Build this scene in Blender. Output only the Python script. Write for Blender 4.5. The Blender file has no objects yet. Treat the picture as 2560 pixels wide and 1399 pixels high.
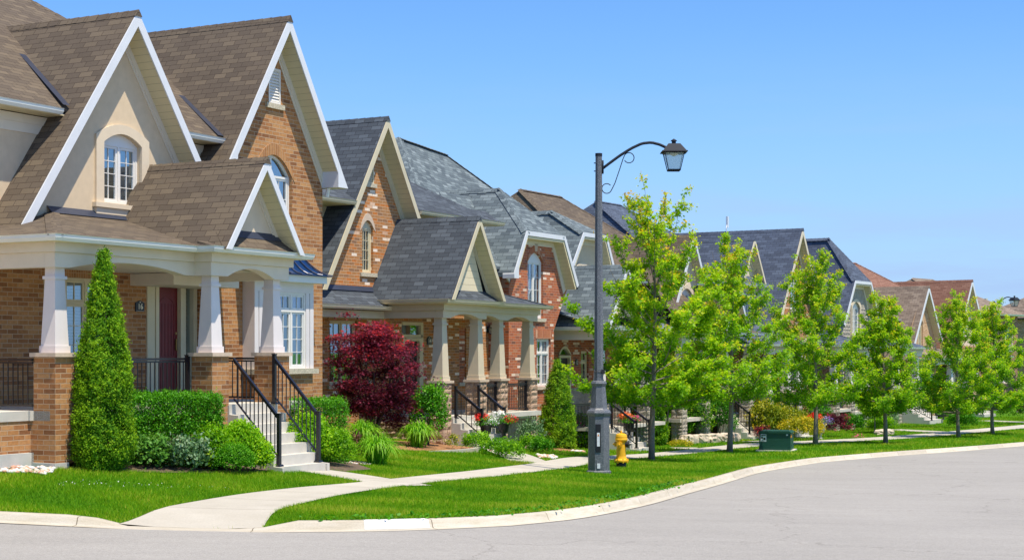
import bpy, math, random
import numpy as np
from mathutils import Vector
from mathutils.geometry import tessellate_polygon
rnd = random.Random(7)
scene = bpy.context.scene
C = scene.collection
R = math.radians
# ------------------------------------------------------------------ camera, sky, sun
CAMZ = 2.6          # every height below is written relative to the camera; all is lifted by this at the end
cam = bpy.data.cameras.new("camera"); camo = bpy.data.objects.new("camera", cam); C.objects.link(camo)
camo.location = (0, 0, 0); camo.rotation_euler = (R(90), 0, 0)
cam.sensor_width = 36; cam.lens = 4030/2560*36; cam.shift_y = 177.5/2560
cam.clip_start = .5; cam.clip_end = 6000
scene.camera = camo
SUNV = Vector((.336, -.327, 1.15)).normalized()
elev = math.asin(SUNV.z); azim = math.atan2(SUNV.x, SUNV.y)
world = bpy.data.worlds.new("World"); scene.world = world; world.use_nodes = True
wn = world.node_tree; bg = wn.nodes['Background']
sky = wn.nodes.new('ShaderNodeTexSky'); sky.sky_type = 'NISHITA'; sky.sun_disc = False
sky.sun_elevation = elev; sky.sun_rotation = azim; sky.altitude = 0; sky.air_density = 1.0; sky.dust_density = .4; sky.ozone_density = 5
wb_ = wn.nodes.new('ShaderNodeVectorMath'); wb_.operation = 'MULTIPLY'; wb_.inputs[1].default_value = (.61, .86, 1.14)   # white balance of the sky
wn.links.new(sky.outputs[0], wb_.inputs[0]); tcw = wn.nodes.new('ShaderNodeTexCoord'); mpw = wn.nodes.new('ShaderNodeMapping'); mpw.inputs['Scale'].default_value = (3, 3, 22); wn.links.new(tcw.outputs['Generated'], mpw.inputs[0])
nzw = wn.nodes.new('ShaderNodeTexNoise'); nzw.inputs['Scale'].default_value = 1.3; nzw.inputs['Detail'].default_value = 6; nzw.inputs['Roughness'].default_value = .55; wn.links.new(mpw.outputs[0], nzw.inputs['Vector'])
spw = wn.nodes.new('ShaderNodeSeparateXYZ'); wn.links.new(tcw.outputs['Generated'], spw.inputs[0])
def mrw(src, a, b_, c, d):
    n_ = wn.nodes.new('ShaderNodeMapRange'); n_.interpolation_type = 'SMOOTHSTEP'
    for k_, v_ in (('From Min', a), ('From Max', b_), ('To Min', c), ('To Max', d)): n_.inputs[k_].default_value = v_
    wn.links.new(src, n_.inputs['Value']); return n_.outputs[0]
lowm = mrw(spw.outputs['Z'], .01, .21, 1, 0); cld = mrw(nzw.outputs['Fac'], .42, .62, .6, 1)   # thin veil of cloud low in the sky
mlw = wn.nodes.new('ShaderNodeMath'); mlw.operation = 'MULTIPLY'; wn.links.new(lowm, mlw.inputs[0]); wn.links.new(cld, mlw.inputs[1])
mxw = wn.nodes.new('ShaderNodeMix'); mxw.data_type = 'RGBA'; wn.links.new(mlw.outputs[0], mxw.inputs[0]); wn.links.new(wb_.outputs[0], mxw.inputs[6]); mxw.inputs[7].default_value = (2.5, 3.6, 5.6, 1)
wn.links.new(mxw.outputs[2], bg.inputs['Color']); bg.inputs['Strength'].default_value = .128
sl = bpy.data.lights.new("sun", 'SUN'); sl.energy = 4.8; sl.angle = R(.5); sl.color = (1, .90, .75)
so = bpy.data.objects.new("sun", sl); C.objects.link(so); so.rotation_euler = SUNV.to_track_quat('Z', 'Y').to_euler(); so.location = (10, -10, 40)
scene.view_settings.view_transform = 'Standard'; scene.view_settings.look = 'None'
scene.view_settings.gamma = 1; scene.view_settings.exposure = .42
# ------------------------------------------------------------------ tagging
def tag(o, label=None, cat=None, group=None, kind=None):
    if label: o['label'] = label
    if cat: o['category'] = cat
    if group: o['group'] = group
    if kind: o['kind'] = kind
    return o
def empty(name, loc, rz=0):
    o = bpy.data.objects.new(name, None); C.objects.link(o); o.location = loc; o.rotation_euler = (0, 0, rz)
    o.empty_display_size = .2
    return o
# ------------------------------------------------------------------ materials
M = {}
def newmat(name):
    m = bpy.data.materials.new(name); m.use_nodes = True; nt = m.node_tree
    b = nt.nodes['Principled BSDF']; M[name] = m
    return m, nt, b
def N(nt, t, **kw):
    n = nt.nodes.new(t)
    for k, v in kw.items(): setattr(n, k, v)
    return n
def ramp(nt, fac, stops, interp='LINEAR'):
    r = N(nt, 'ShaderNodeValToRGB'); r.color_ramp.interpolation = interp
    e = r.color_ramp.elements
    while len(e) > 1: e.remove(e[-1])
    e[0].position = stops[0][0]; e[0].color = (*stops[0][1], 1)
    for p, c in stops[1:]:
        x = e.new(p); x.color = (*c, 1)
    nt.links.new(fac, r.inputs[0]); return r.outputs[0]
def noise(nt, vec, scale, detail=4, rough=.55):
    n = N(nt, 'ShaderNodeTexNoise'); n.inputs['Scale'].default_value = scale; n.inputs['Detail'].default_value = detail
    n.inputs['Roughness'].default_value = rough
    if vec is not None: nt.links.new(vec, n.inputs['Vector'])
    return n.outputs['Fac']
def mulcol(nt, col, fac, lo, hi):
    mr = N(nt, 'ShaderNodeMapRange'); mr.inputs['To Min'].default_value = lo; mr.inputs['To Max'].default_value = hi
    mr.inputs['From Min'].default_value = .3; mr.inputs['From Max'].default_value = .7
    nt.links.new(fac, mr.inputs['Value'])
    m = N(nt, 'ShaderNodeVectorMath', operation='SCALE')
    nt.links.new(col, m.inputs[0]); nt.links.new(mr.outputs[0], m.inputs['Scale']); return m.outputs[0]
def bump(nt, b, h, strength=.3, dist=.01):
    n = N(nt, 'ShaderNodeBump'); n.inputs['Strength'].default_value = strength; n.inputs['Distance'].default_value = dist
    nt.links.new(h, n.inputs['Height']); nt.links.new(n.outputs[0], b.inputs['Normal'])
def coords(nt, kind='UV'):
    return N(nt, 'ShaderNodeTexCoord').outputs[kind]
def paint(name, col, rough=.5, var=.06, scale=3, bmp=0, kind='Object', metallic=0, spec=.4):
    m, nt, b = newmat(name); v = coords(nt, kind)
    rgb = N(nt, 'ShaderNodeRGB'); rgb.outputs[0].default_value = (*col, 1)
    f = noise(nt, v, scale, 5)
    nt.links.new(mulcol(nt, rgb.outputs[0], f, 1-var, 1+var), b.inputs['Base Color'])
    b.inputs['Roughness'].default_value = rough; b.inputs['Metallic'].default_value = metallic
    b.inputs['Specular IOR Level'].default_value = spec
    if bmp: bump(nt, b, noise(nt, v, 60, 3), bmp, .004)
    return m
def bricks(name, stops, mortar, bw=.267, bh=.088, ms=.007, rough=.85, bstr=.6, noisy=.16, nscale=14, bd=.012, off=.5):
    m, nt, b = newmat(name); v = coords(nt)
    t = N(nt, 'ShaderNodeTexBrick'); t.offset = off; t.inputs['Scale'].default_value = 1
    t.inputs['Brick Width'].default_value = bw; t.inputs['Row Height'].default_value = bh
    t.inputs['Mortar Size'].default_value = ms; t.inputs['Mortar Smooth'].default_value = .15
    t.inputs['Color1'].default_value = (0, 0, 0, 1); t.inputs['Color2'].default_value = (1, 1, 1, 1); t.inputs['Mortar'].default_value = (.5, .5, .5, 1)
    # slight wander so that the courses are not ruler-straight
    nz = N(nt, 'ShaderNodeTexNoise'); nz.inputs['Scale'].default_value = 5; nt.links.new(v, nz.inputs['Vector'])
    s = N(nt, 'ShaderNodeVectorMath', operation='SCALE'); s.inputs['Scale'].default_value = ms*.9
    nt.links.new(nz.outputs['Color'], s.inputs[0])
    a = N(nt, 'ShaderNodeVectorMath', operation='ADD'); nt.links.new(v, a.inputs[0]); nt.links.new(s.outputs[0], a.inputs[1])
    nt.links.new(a.outputs[0], t.inputs['Vector'])
    col = ramp(nt, t.outputs['Color'], stops)
    f = noise(nt, v, nscale, 5)
    col = mulcol(nt, col, f, 1-noisy, 1+noisy)
    col = mulcol(nt, col, noise(nt, v, .7, 3), .93, 1.07)
    mx = N(nt, 'ShaderNodeMix', data_type='RGBA'); nt.links.new(t.outputs['Fac'], mx.inputs[0]); nt.links.new(col, mx.inputs[6])
    mx.inputs[7].default_value = (*mortar, 1)
    nt.links.new(mx.outputs[2], b.inputs['Base Color']); b.inputs['Roughness'].default_value = rough
    b.inputs['Specular IOR Level'].default_value = .2
    h = N(nt, 'ShaderNodeMath', operation='MULTIPLY_ADD'); nt.links.new(t.outputs['Fac'], h.inputs[0]); h.inputs[1].default_value = -1
    g = N(nt, 'ShaderNodeMath', operation='MULTIPLY'); nt.links.new(noise(nt, v, 50, 4), g.inputs[0]); g.inputs[1].default_value = .35
    nt.links.new(g.outputs[0], h.inputs[2])
    bump(nt, b, h.outputs[0], bstr, bd)
    return m
bricks('brick_tan', [(0, (.23, .10, .043)), (.25, (.35, .155, .060)), (.6, (.43, .205, .076)), (1, (.49, .26, .11))], (.47, .34, .22))
bricks('brick_mix', [(0, (.26, .14, .075)), (.2, (.40, .20, .08)), (.55, (.46, .21, .075)), (.8, (.50, .17, .04)), (.91, (.48, .20, .07)), (.93, (.82, .66, .50)), (1, (.85, .72, .58))], (.55, .38, .24))
bricks('brick_red', [(0, (.20, .09, .06)), (.2, (.36, .115, .06)), (.55, (.45, .13, .055)), (.82, (.48, .16, .06)), (.86, (.40, .24, .16)), (.93, (.78, .60, .46)), (1, (.80, .66, .54))], (.46, .28, .19))
bricks('brick_pale', [(0, (.42, .24, .12)), (.5, (.52, .32, .17)), (1, (.60, .40, .24))], (.6, .45, .30))
bricks('brick_far', [(0, (.25, .12, .08)), (.5, (.33, .17, .11)), (1, (.40, .22, .15))], (.40, .28, .2))
bricks('soldier_tan', [(0, (.32, .14, .05)), (1, (.48, .24, .09))], (.52, .34, .2), bw=.067, bh=.4, off=0)
bricks('soldier_red', [(0, (.36, .11, .05)), (.8, (.46, .15, .06)), (1, (.6, .35, .22))], (.46, .28, .19), bw=.067, bh=.4, off=0)
def shingles(name, stops, gap):
    return bricks(name, stops, gap, bw=.33, bh=.141, ms=.006, rough=.9, bstr=.5, noisy=.1, nscale=40, bd=.012)
shingles('shingle_brown', [(0, (.098, .077, .056)), (.35, (.114, .090, .066)), (.7, (.132, .104, .073)), (1, (.155, .122, .084))], (.05, .035, .025))
shingles('shingle_slate', [(0, (.052, .062, .074)), (.5, (.066, .079, .093)), (1, (.094, .112, .130))], (.02, .02, .025))
shingles('shingle_bluegrey', [(0, (.080, .102, .115)), (.35, (.112, .140, .152)), (.7, (.145, .18, .19)), (1, (.20, .24, .25))], (.04, .05, .055))
shingles('shingle_dark', [(0, (.06, .075, .105)), (.5, (.075, .095, .135)), (1, (.10, .125, .17))], (.025, .03, .04))
shingles('shingle_taupe', [(0, (.17, .13, .10)), (.5, (.23, .18, .135)), (1, (.29, .23, .175))], (.07, .05, .04))
shingles('shingle_red', [(0, (.19, .095, .065)), (.5, (.225, .118, .082)), (1, (.27, .15, .105))], (.08, .03, .02))
paint('trim_white', (.66, .68, .69), .45, .04)
paint('trim_cream', (.66, .58, .42), .5, .04)
paint('board_cream', (.70, .63, .50), .5, .04)
paint('trim_beige', (.60, .53, .36), .5, .05)
paint('column_white', (.72, .67, .64), .5, .03)
paint('column_beige', (.62, .53, .38), .5, .04)
paint('gutter_white', (.74, .75, .68), .35, .04)
paint('flashing', (.045, .055, .085), .35, .1, metallic=.2)
paint('stucco', (.64, .51, .34), .9, .05, 6, .5)
paint('stucco_light', (.68, .57, .41), .9, .04, 6, .3)
paint('stone_cap', (.58, .46, .34), .8, .1, 12, .4)
paint('sill_rough', (.50, .45, .33), .9, .3, 30, 1)
paint('concrete', (.56, .53, .46), .85, .10, 2.5, .4)
paint('foundation', (.50, .50, .46), .9, .12, 3, .5)
paint('rail_black', (.012, .012, .016), .32, .1, spec=.6)
paint('door_red', (.17, .016, .018), .4, .1)
paint('door_dark', (.03, .022, .022), .45, .1)
paint('brass', (.3, .2, .08), .3, .1, metallic=1)
paint('window_white', (.76, .74, .68), .4, .03)
paint('window_cream', (.66, .58, .38), .45, .04)
paint('room_dark', (.02, .022, .025), .9, .1)  # near-black colour stands in for the shade inside the houses
paint('curtain', (.58, .66, .70), .9, .1, 4)
paint('blind', (.42, .46, .52), .7, .05)
paint('sign_black', (.012, .012, .014), .35, .1)
paint('sign_text', (.75, .70, .55), .5, .03)
paint('lamp_metal', (.012, .017, .026), .68, .1, spec=.3)
paint('hydrant_yellow', (.80, .42, .012), .42, .10, 9, .25)
paint('hydrant_black', (.02, .02, .022), .5, .2)
paint('box_green', (.012, .065, .045), .42, .1, 3)
paint('bark', (.20, .17, .14), .9, .25, 25, 1)
paint('bark_dark', (.09, .065, .05), .9, .25, 25, 1)
paint('mulch', (.30, .15, .065), .95, .5, 18, 1)
paint('soil', (.12, .085, .055), .95, .4, 12, 1)
paint('pot_black', (.014, .014, .016), .4, .1)
paint('pot_white', (.60, .55, .45), .6, .1)
paint('wood_pole', (.16, .17, .13), .9, .2, 20, .5)
paint('white_plastic', (.72, .75, .76), .4, .05)
paint('petal_red', (.75, .018, .012), .6, .2, 30)
paint('petal_white', (.8, .8, .74), .6, .1, 30)
paint('petal_orange', (.85, .17, .02), .6, .2, 30)
paint('petal_pink', (.75, .06, .22), .6, .2, 30)
paint('petal_purple', (.3, .2, .6), .6, .2, 30)
paint('label_white', (.7, .72, .72), .5, .15, 50)
paint('label_orange', (.75, .25, .02), .5, .1, 50)
paint('label_blue', (.25, .5, .7), .5, .1, 50)
paint('rock_pale', (.55, .46, .36), .9, .35, 4, 1)
paint('garage_dark', (.05, .032, .026), .6, .1)
def bands(name, col, row, dark=.55, kind='UV'):
    return bricks(name, [(0, col), (1, tuple(c*1.03 for c in col))], tuple(c*dark for c in col), bw=50, bh=row, ms=.004, rough=.5, bstr=.4, noisy=.02, bd=.01)
bands('soffit_cream', (.66, .58, .36), .16); bands('siding_cream', (.70, .62, .44), .2, .4); bands('soffit_white', (.68, .64, .56), .16)
def stoneblocks():
    for nm, a, c in (('stone_tan', (.36, .235, .15), (.52, .375, .265)), ('stone_grey', (.30, .27, .22), (.48, .43, .35))):
        m, nt, b = newmat(nm); v = coords(nt, 'Object')
        col = ramp(nt, noise(nt, v, 4, 6, .7), [(.3, a), (.7, c)])
        nt.links.new(mulcol(nt, col, noise(nt, v, 30, 4), .8, 1.15), b.inputs['Base Color']); b.inputs['Roughness'].default_value = .95
        bump(nt, b, noise(nt, v, 16, 6, .7), 1, .05)
stoneblocks()
# blue standing seam metal
m, nt, b = newmat('metal_roof'); b.inputs['Base Color'].default_value = (.015, .06, .17, 1); b.inputs['Metallic'].default_value = .6; b.inputs['Roughness'].default_value = .33
# glass
m, nt, b = newmat('glass'); nt.nodes.remove(b); out = nt.nodes['Material Output']
fr = N(nt, 'ShaderNodeFresnel'); fr.inputs['IOR'].default_value = 1.5
mp = N(nt, 'ShaderNodeMath', operation='MULTIPLY_ADD'); mp.inputs[1].default_value = 2.2; mp.inputs[2].default_value = .27; mp.use_clamp = True
nt.links.new(fr.outputs[0], mp.inputs[0])
tr = N(nt, 'ShaderNodeBsdfTransparent'); tr.inputs[0].default_value = (.72, .80, .84, 1)
gl = N(nt, 'ShaderNodeBsdfGlossy'); gl.inputs['Roughness'].default_value = .02; gl.inputs['Color'].default_value = (.72, .88, 1, 1)
mx = N(nt, 'ShaderNodeMixShader'); nt.links.new(mp.outputs[0], mx.inputs[0]); nt.links.new(tr.outputs[0], mx.inputs[1]); nt.links.new(gl.outputs[0], mx.inputs[2])
nt.links.new(mx.outputs[0], out.inputs[0])
m, nt, b = newmat('lamp_glass'); b.inputs['Base Color'].default_value = (.42, .56, .52, 1); b.inputs['Roughness'].default_value = .15; b.inputs['Alpha'].default_value = .4
# granite-like concrete lamp pole
m, nt, b = newmat('pole_granite'); v = coords(nt, 'Object')
c1 = ramp(nt, noise(nt, v, 70, 2, .9), [(.35, (.035, .04, .045)), (.5, (.11, .12, .13)), (.62, (.20, .21, .22)), (.72, (.5, .48, .44))])
nt.links.new(c1, b.inputs['Base Color']); b.inputs['Roughness'].default_value = .42; bump(nt, b, noise(nt, v, 90, 2), .25, .004)
# ground materials
m, nt, b = newmat('asphalt'); v = coords(nt, 'Object')
c1 = ramp(nt, noise(nt, v, 45, 6, .85), [(.3, (.26, .248, .220)), (.5, (.33, .314, .282)), (.72, (.41, .392, .355))])
mpn = N(nt, 'ShaderNodeMapping'); mpn.inputs['Rotation'].default_value = (0, 0, R(20)); mpn.inputs['Scale'].default_value = (.25, 1.6, 1); nt.links.new(v, mpn.inputs[0])
c1 = mulcol(nt, c1, noise(nt, mpn.outputs[0], 1.1, 5, .6), .95, 1.04); c1 = mulcol(nt, c1, noise(nt, v, .18, 3), .93, 1.06)
c1 = mulcol(nt, c1, noise(nt, v, 9, 4, .8), .93, 1.07); c1 = mulcol(nt, c1, noise(nt, v, 22, 3, .9), .90, 1.10)
ve = N(nt, 'ShaderNodeTexVoronoi', feature='DISTANCE_TO_EDGE'); ve.inputs['Scale'].default_value = .16; ve.inputs['Randomness'].default_value = 1
nd = N(nt, 'ShaderNodeTexNoise'); nd.inputs['Scale'].default_value = 1.4; nd.inputs['Detail'].default_value = 6; nt.links.new(v, nd.inputs['Vector'])
sc_ = N(nt, 'ShaderNodeVectorMath', operation='SCALE'); sc_.inputs['Scale'].default_value = 1.6; nt.links.new(nd.outputs['Color'], sc_.inputs[0])
ad_ = N(nt, 'ShaderNodeVectorMath', operation='ADD'); nt.links.new(v, ad_.inputs[0]); nt.links.new(sc_.outputs[0], ad_.inputs[1]); nt.links.new(ad_.outputs[0], ve.inputs['Vector'])
crk = ramp(nt, ve.outputs['Distance'], [(0, (.74, .73, .72)), (.0022, (.80, .79, .78)), (.0045, (1, 1, 1))])
mk = N(nt, 'ShaderNodeVectorMath', operation='MULTIPLY'); nt.links.new(c1, mk.inputs[0]); nt.links.new(crk, mk.inputs[1]); c1 = mk.outputs[0]
vo = N(nt, 'ShaderNodeTexVoronoi', feature='F1'); vo.inputs['Scale'].default_value = 60; nt.links.new(v, vo.inputs['Vector'])
gt = ramp(nt, vo.outputs['Distance'], [(0, (1.25, 1.22, 1.18)), (.35, (1, 1, 1)), (.8, (.86, .86, .87))])
mm = N(nt, 'ShaderNodeVectorMath', operation='MULTIPLY'); nt.links.new(c1, mm.inputs[0]); nt.links.new(gt, mm.inputs[1])
nt.links.new(mm.outputs[0], b.inputs['Base Color']); b.inputs['Roughness'].default_value = .9; b.inputs['Specular IOR Level'].default_value = .25
bump(nt, b, noise(nt, v, 80, 4, .8), .5, .01)
m, nt, b = newmat('walk_concrete'); v = coords(nt, 'UV')
rgb = ramp(nt, noise(nt, v, 1.2, 6, .65), [(.3, (.42, .385, .31)), (.7, (.50, .465, .385))])
t = N(nt, 'ShaderNodeTexBrick'); t.offset = 0; t.inputs['Scale'].default_value = 1; t.inputs['Brick Width'].default_value = 1.6; t.inputs['Row Height'].default_value = 40; t.inputs['Mortar Size'].default_value = .009
t.inputs['Color1'].default_value = (.93, .93, .93, 1); t.inputs['Color2'].default_value = (1.05, 1.05, 1.05, 1); t.inputs['Mortar'].default_value = (.45, .42, .38, 1); nt.links.new(v, t.inputs['Vector'])
mm = N(nt, 'ShaderNodeVectorMath', operation='MULTIPLY'); nt.links.new(rgb, mm.inputs[0]); nt.links.new(t.outputs[0], mm.inputs[1])
nt.links.new(mulcol(nt, mm.outputs[0], noise(nt, v, 35, 5), .92, 1.08), b.inputs['Base Color']); b.inputs['Roughness'].default_value = .9
m, nt, b = newmat('kerb_concrete'); v = coords(nt, 'UV')
mp2 = N(nt, 'ShaderNodeMapping'); mp2.inputs['Scale'].default_value = (1, 6, 1); nt.links.new(v, mp2.inputs[0])
rgb = ramp(nt, noise(nt, mp2.outputs[0], 1.6, 6, .7), [(.3, (.41, .36, .26)), (.5, (.49, .44, .34)), (.72, (.55, .51, .43))])
t = N(nt, 'ShaderNodeTexBrick'); t.offset = 0; t.inputs['Scale'].default_value = 1; t.inputs['Brick Width'].default_value = 2.6; t.inputs['Row Height'].default_value = 40; t.inputs['Mortar Size'].default_value = .009
t.inputs['Color1'].default_value = (.88, .88, .88, 1); t.inputs['Color2'].default_value = (1.1, 1.1, 1.1, 1); t.inputs['Mortar'].default_value = (.35, .32, .28, 1); nt.links.new(v, t.inputs['Vector'])
mm = N(nt, 'ShaderNodeVectorMath', operation='MULTIPLY'); nt.links.new(rgb, mm.inputs[0]); nt.links.new(t.outputs[0], mm.inputs[1])
nt.links.new(mulcol(nt, mm.outputs[0], noise(nt, v, 40, 5), .9, 1.08), b.inputs['Base Color']); b.inputs['Roughness'].default_value = .9
paint('kerb_pale', (.58, .57, .53), .85, .08, 6, .3)
m, nt, b = newmat('turf'); v = coords(nt, 'Object')
c1 = ramp(nt, noise(nt, v, .8, 5, .6), [(.3, (.05, .15, .004)), (.55, (.085, .22, .005)), (.75, (.14, .27, .008))])
nt.links.new(mulcol(nt, c1, noise(nt, v, 25, 5, .8), .65, 1.3), b.inputs['Base Color']); b.inputs['Roughness'].default_value = .95; b.inputs['Specular IOR Level'].default_value = .1
bump(nt, b, noise(nt, v, 40, 4, .8), 1, .04)
def leafmat(name, stops, trans=.35, rough=.5, spec=.25):
    m, nt, b = newmat(name); out = nt.nodes['Material Output']
    a = N(nt, 'ShaderNodeAttribute'); a.attribute_name = 'tint'
    col = ramp(nt, a.outputs['Fac'], stops)
    nt.links.new(col, b.inputs['Base Color']); b.inputs['Roughness'].default_value = rough; b.inputs['Specular IOR Level'].default_value = spec
    t = N(nt, 'ShaderNodeBsdfTranslucent'); g = N(nt, 'ShaderNodeVectorMath', operation='MULTIPLY'); g.inputs[1].default_value = (1.5, 1.45, .8)
    nt.links.new(col, g.inputs[0]); nt.links.new(g.outputs[0], t.inputs[0])
    mx = N(nt, 'ShaderNodeMixShader'); mx.inputs[0].default_value = trans
    nt.links.new(b.outputs[0], mx.inputs[1]); nt.links.new(t.outputs[0], mx.inputs[2]); nt.links.new(mx.outputs[0], out.inputs[0])
    return m
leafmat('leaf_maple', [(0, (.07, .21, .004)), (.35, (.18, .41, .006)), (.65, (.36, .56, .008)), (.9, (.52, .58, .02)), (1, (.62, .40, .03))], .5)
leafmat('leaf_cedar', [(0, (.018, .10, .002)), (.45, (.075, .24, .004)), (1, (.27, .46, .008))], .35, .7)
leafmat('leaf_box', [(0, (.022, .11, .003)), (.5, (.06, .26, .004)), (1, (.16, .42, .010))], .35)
leafmat('leaf_lime', [(0, (.09, .27, .004)), (.5, (.24, .50, .006)), (1, (.45, .65, .02))], .4)
leafmat('leaf_gold', [(0, (.14, .22, .008)), (.5, (.40, .40, .012)), (1, (.70, .50, .02))], .3)
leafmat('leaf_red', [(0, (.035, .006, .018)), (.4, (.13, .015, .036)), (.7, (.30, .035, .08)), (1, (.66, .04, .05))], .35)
leafmat('leaf_silver', [(0, (.08, .18, .06)), (.5, (.15, .27, .12)), (1, (.27, .37, .22))], .2)
leafmat('leaf_sedum', [(0, (.07, .20, .02)), (.6, (.15, .36, .05)), (.95, (.26, .46, .11)), (1, (.20, .06, .05))], .25)
leafmat('leaf_brown', [(0, (.10, .04, .03)), (1, (.24, .11, .07))], .1)
leafmat('leaf_strap', [(0, (.05, .22, .005)), (.5, (.15, .42, .01)), (1, (.34, .55, .04))], .35)
leafmat('grass', [(0, (.045, .18, .003)), (.45, (.12, .32, .004)), (.8, (.25, .42, .006)), (1, (.48, .48, .06))], .35, .6, .15)
# ------------------------------------------------------------------ mesh builder
def auto_uv(me, off=(0, 0)):
    uv = me.uv_layers.new(name='UVMap').data
    for p in me.polygons:
        n = p.normal
        if abs(n.z) > .985: t = Vector((1, 0, 0)); b = Vector((0, 1, 0))
        else:
            t = Vector((-n.y, n.x, 0)).normalized(); b = n.cross(t)
        for li in p.loop_indices:
            co = me.vertices[me.loops[li].vertex_index].co
            uv[li].uv = (co.dot(t)+off[0], co.dot(b)+off[1])
class MB:
    def __init__(s): s.v = []; s.f = []; s.mi = []; s.cur = 0
    def mat(s, i): s.cur = i; return s
    def add(s, vs, fs):
        o = len(s.v); s.v += [tuple(p) for p in vs]
        for f in fs: s.f.append([o+i for i in f]); s.mi.append(s.cur)
        return s
    def box(s, a, b, c, d, e, f):   # u0,u1,v0,v1,w0,w1
        vs = [(x, y, z) for z in (e, f) for y in (c, d) for x in (a, b)]
        return s.add(vs, [(0, 2, 3, 1), (4, 5, 7, 6), (0, 1, 5, 4), (2, 6, 7, 3), (0, 4, 6, 2), (1, 3, 7, 5)])
    def prism(s, poly, axis, lo, hi, caps=(1, 1)):
        # poly in the two remaining axes; axis 1: (u,w) run along v; axis 0: (v,w) along u; axis 2: (u,v) along w
        def P(p, t): return (p[0], t, p[1]) if axis == 1 else ((t, p[0], p[1]) if axis == 0 else (p[0], p[1], t))
        n = len(poly); vs = [P(p, lo) for p in poly]+[P(p, hi) for p in poly]
        fs = [(i, (i+1) % n, n+(i+1) % n, n+i) for i in range(n)]
        tri = tessellate_polygon([[Vector((p[0], p[1], 0)) for p in poly]]) if n > 4 else [tuple(range(n))]
        if caps[0]: fs += [tuple(t) for t in tri]
        if caps[1]: fs += [tuple(n+i for i in t) for t in tri]
        return s.add(vs, fs)
    def wall(s, poly, holes, v, depth=.12):
        loops = [[Vector((p[0], p[1], 0)) for p in poly]]+[[Vector((p[0], p[1], 0)) for p in h] for h in holes]
        flat = [p for l in loops for p in l]
        s.add([(p.x, v, p.y) for p in flat], [tuple(t) for t in tessellate_polygon(loops)])
        for h in holes:
            n = len(h)
            s.add([(p[0], v, p[1]) for p in h]+[(p[0], v-depth, p[1]) for p in h], [(i, (i+1) % n, n+(i+1) % n, n+i) for i in range(n)])
        return s
    def tube(s, pts, r, n=8, cap=True):
        pts = [Vector(p) for p in pts]; rs = r if isinstance(r, (list, tuple)) else [r]*len(pts)
        up = Vector((0, 0, 1)); rings = []; prev = None
        for i, p in enumerate(pts):
            d = (pts[min(i+1, len(pts)-1)]-pts[max(i-1, 0)]).normalized()
            a = d.cross(up) if prev is None else prev-d*prev.dot(d)
            if a.length < 1e-3: a = d.cross(Vector((1, 0, 0)))
            a.normalize(); b = d.cross(a); prev = a
            rings.append([p+(a*math.cos(2*math.pi*k/n)+b*math.sin(2*math.pi*k/n))*rs[i] for k in range(n)])
        vs = [q for rg in rings for q in rg]; fs = []
        for i in range(len(pts)-1):
            for k in range(n): fs.append((i*n+k, i*n+(k+1) % n, (i+1)*n+(k+1) % n, (i+1)*n+k))
        if cap: fs += [tuple(range(n)), tuple((len(pts)-1)*n+k for k in range(n))]
        return s.add(vs, fs)
    def lathe(s, prof, cx=0, cy=0, n=20, sq=0):
        vs = []; fs = []
        for r, z in prof:
            for k in range(n):
                a = 2*math.pi*(k+.5)/n; vs.append((cx+r*math.cos(a), cy+r*math.sin(a), z))
        for i in range(len(prof)-1):
            for k in range(n): fs.append((i*n+k, i*n+(k+1) % n, (i+1)*n+(k+1) % n, (i+1)*n+k))
        fs += [tuple(range(n)), tuple((len(prof)-1)*n+k for k in range(n))]
        return s.add(vs, fs)
    def frustum(s, u, v, w0, w1, a0, a1):   # square taper
        vs = [(u+i*a, v+j*a, w) for w, a in ((w0, a0/2), (w1, a1/2)) for i, j in ((-1, -1), (1, -1), (1, 1), (-1, 1))]
        return s.add(vs, [(0, 1, 2, 3), (4, 5, 6, 7), (0, 1, 5, 4), (1, 2, 6, 5), (2, 3, 7, 6), (3, 0, 4, 7)])
    def sweep(s, path, prof, closed=False):
        # path in (u,v), prof [(outward, w)]; outward = right-hand side of travel
        n = len(path); m = len(prof); rings = []
        for i in range(n):
            p = Vector(path[i]).to_2d() if False else Vector((path[i][0], path[i][1]))
            d0 = (p-Vector(path[i-1])).normalized() if i > 0 else None
            d1 = (Vector(path[i+1])-p).normalized() if i < n-1 else None
            d0 = d0 or d1; d1 = d1 or d0
            n0 = Vector((d0.y, -d0.x)); n1 = Vector((d1.y, -d1.x)); mt = (n0+n1)/(1+n0.dot(n1))
            rings.append([(p.x+mt.x*o, p.y+mt.y*o, w) for o, w in prof])
        vs = [q for r in rings for q in r]; fs = []
        for i in range(n-1):
            for k in range(m): fs.append((i*m+k, i*m+(k+1) % m, (i+1)*m+(k+1) % m, (i+1)*m+k))
        fs += [tuple(range(m)), tuple((n-1)*m+k for k in range(m))]
        return s.add(vs, fs)
    def build(s, name, mats, parent=None, T=None, fixn=True, uvoff=(0, 0), smooth=False):
        me = bpy.data.meshes.new(name)
        vs = [T(*p) for p in s.v] if T else s.v
        me.from_pydata(vs, [], s.f); me.update()
        if isinstance(mats, str): mats = [mats]
        for k in mats: me.materials.append(M[k])
        if len(mats) > 1: me.polygons.foreach_set('material_index', s.mi)
        if fixn:
            import bmesh
            bm = bmesh.new(); bm.from_mesh(me); bmesh.ops.recalc_face_normals(bm, faces=bm.faces); bm.to_mesh(me); bm.free()
        auto_uv(me, uvoff)
        if smooth: me.polygons.foreach_set('use_smooth', [True]*len(me.polygons))
        o = bpy.data.objects.new(name, me); C.objects.link(o)
        if parent: o.parent = parent
        return o
def arc(u0, u1, w, rise, n=12):   # points from u1 back to u0 over the top
    return [(u1+(u0-u1)*i/n, w+rise*(1-(2*i/n-1)**2)) for i in range(n+1)]
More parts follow.
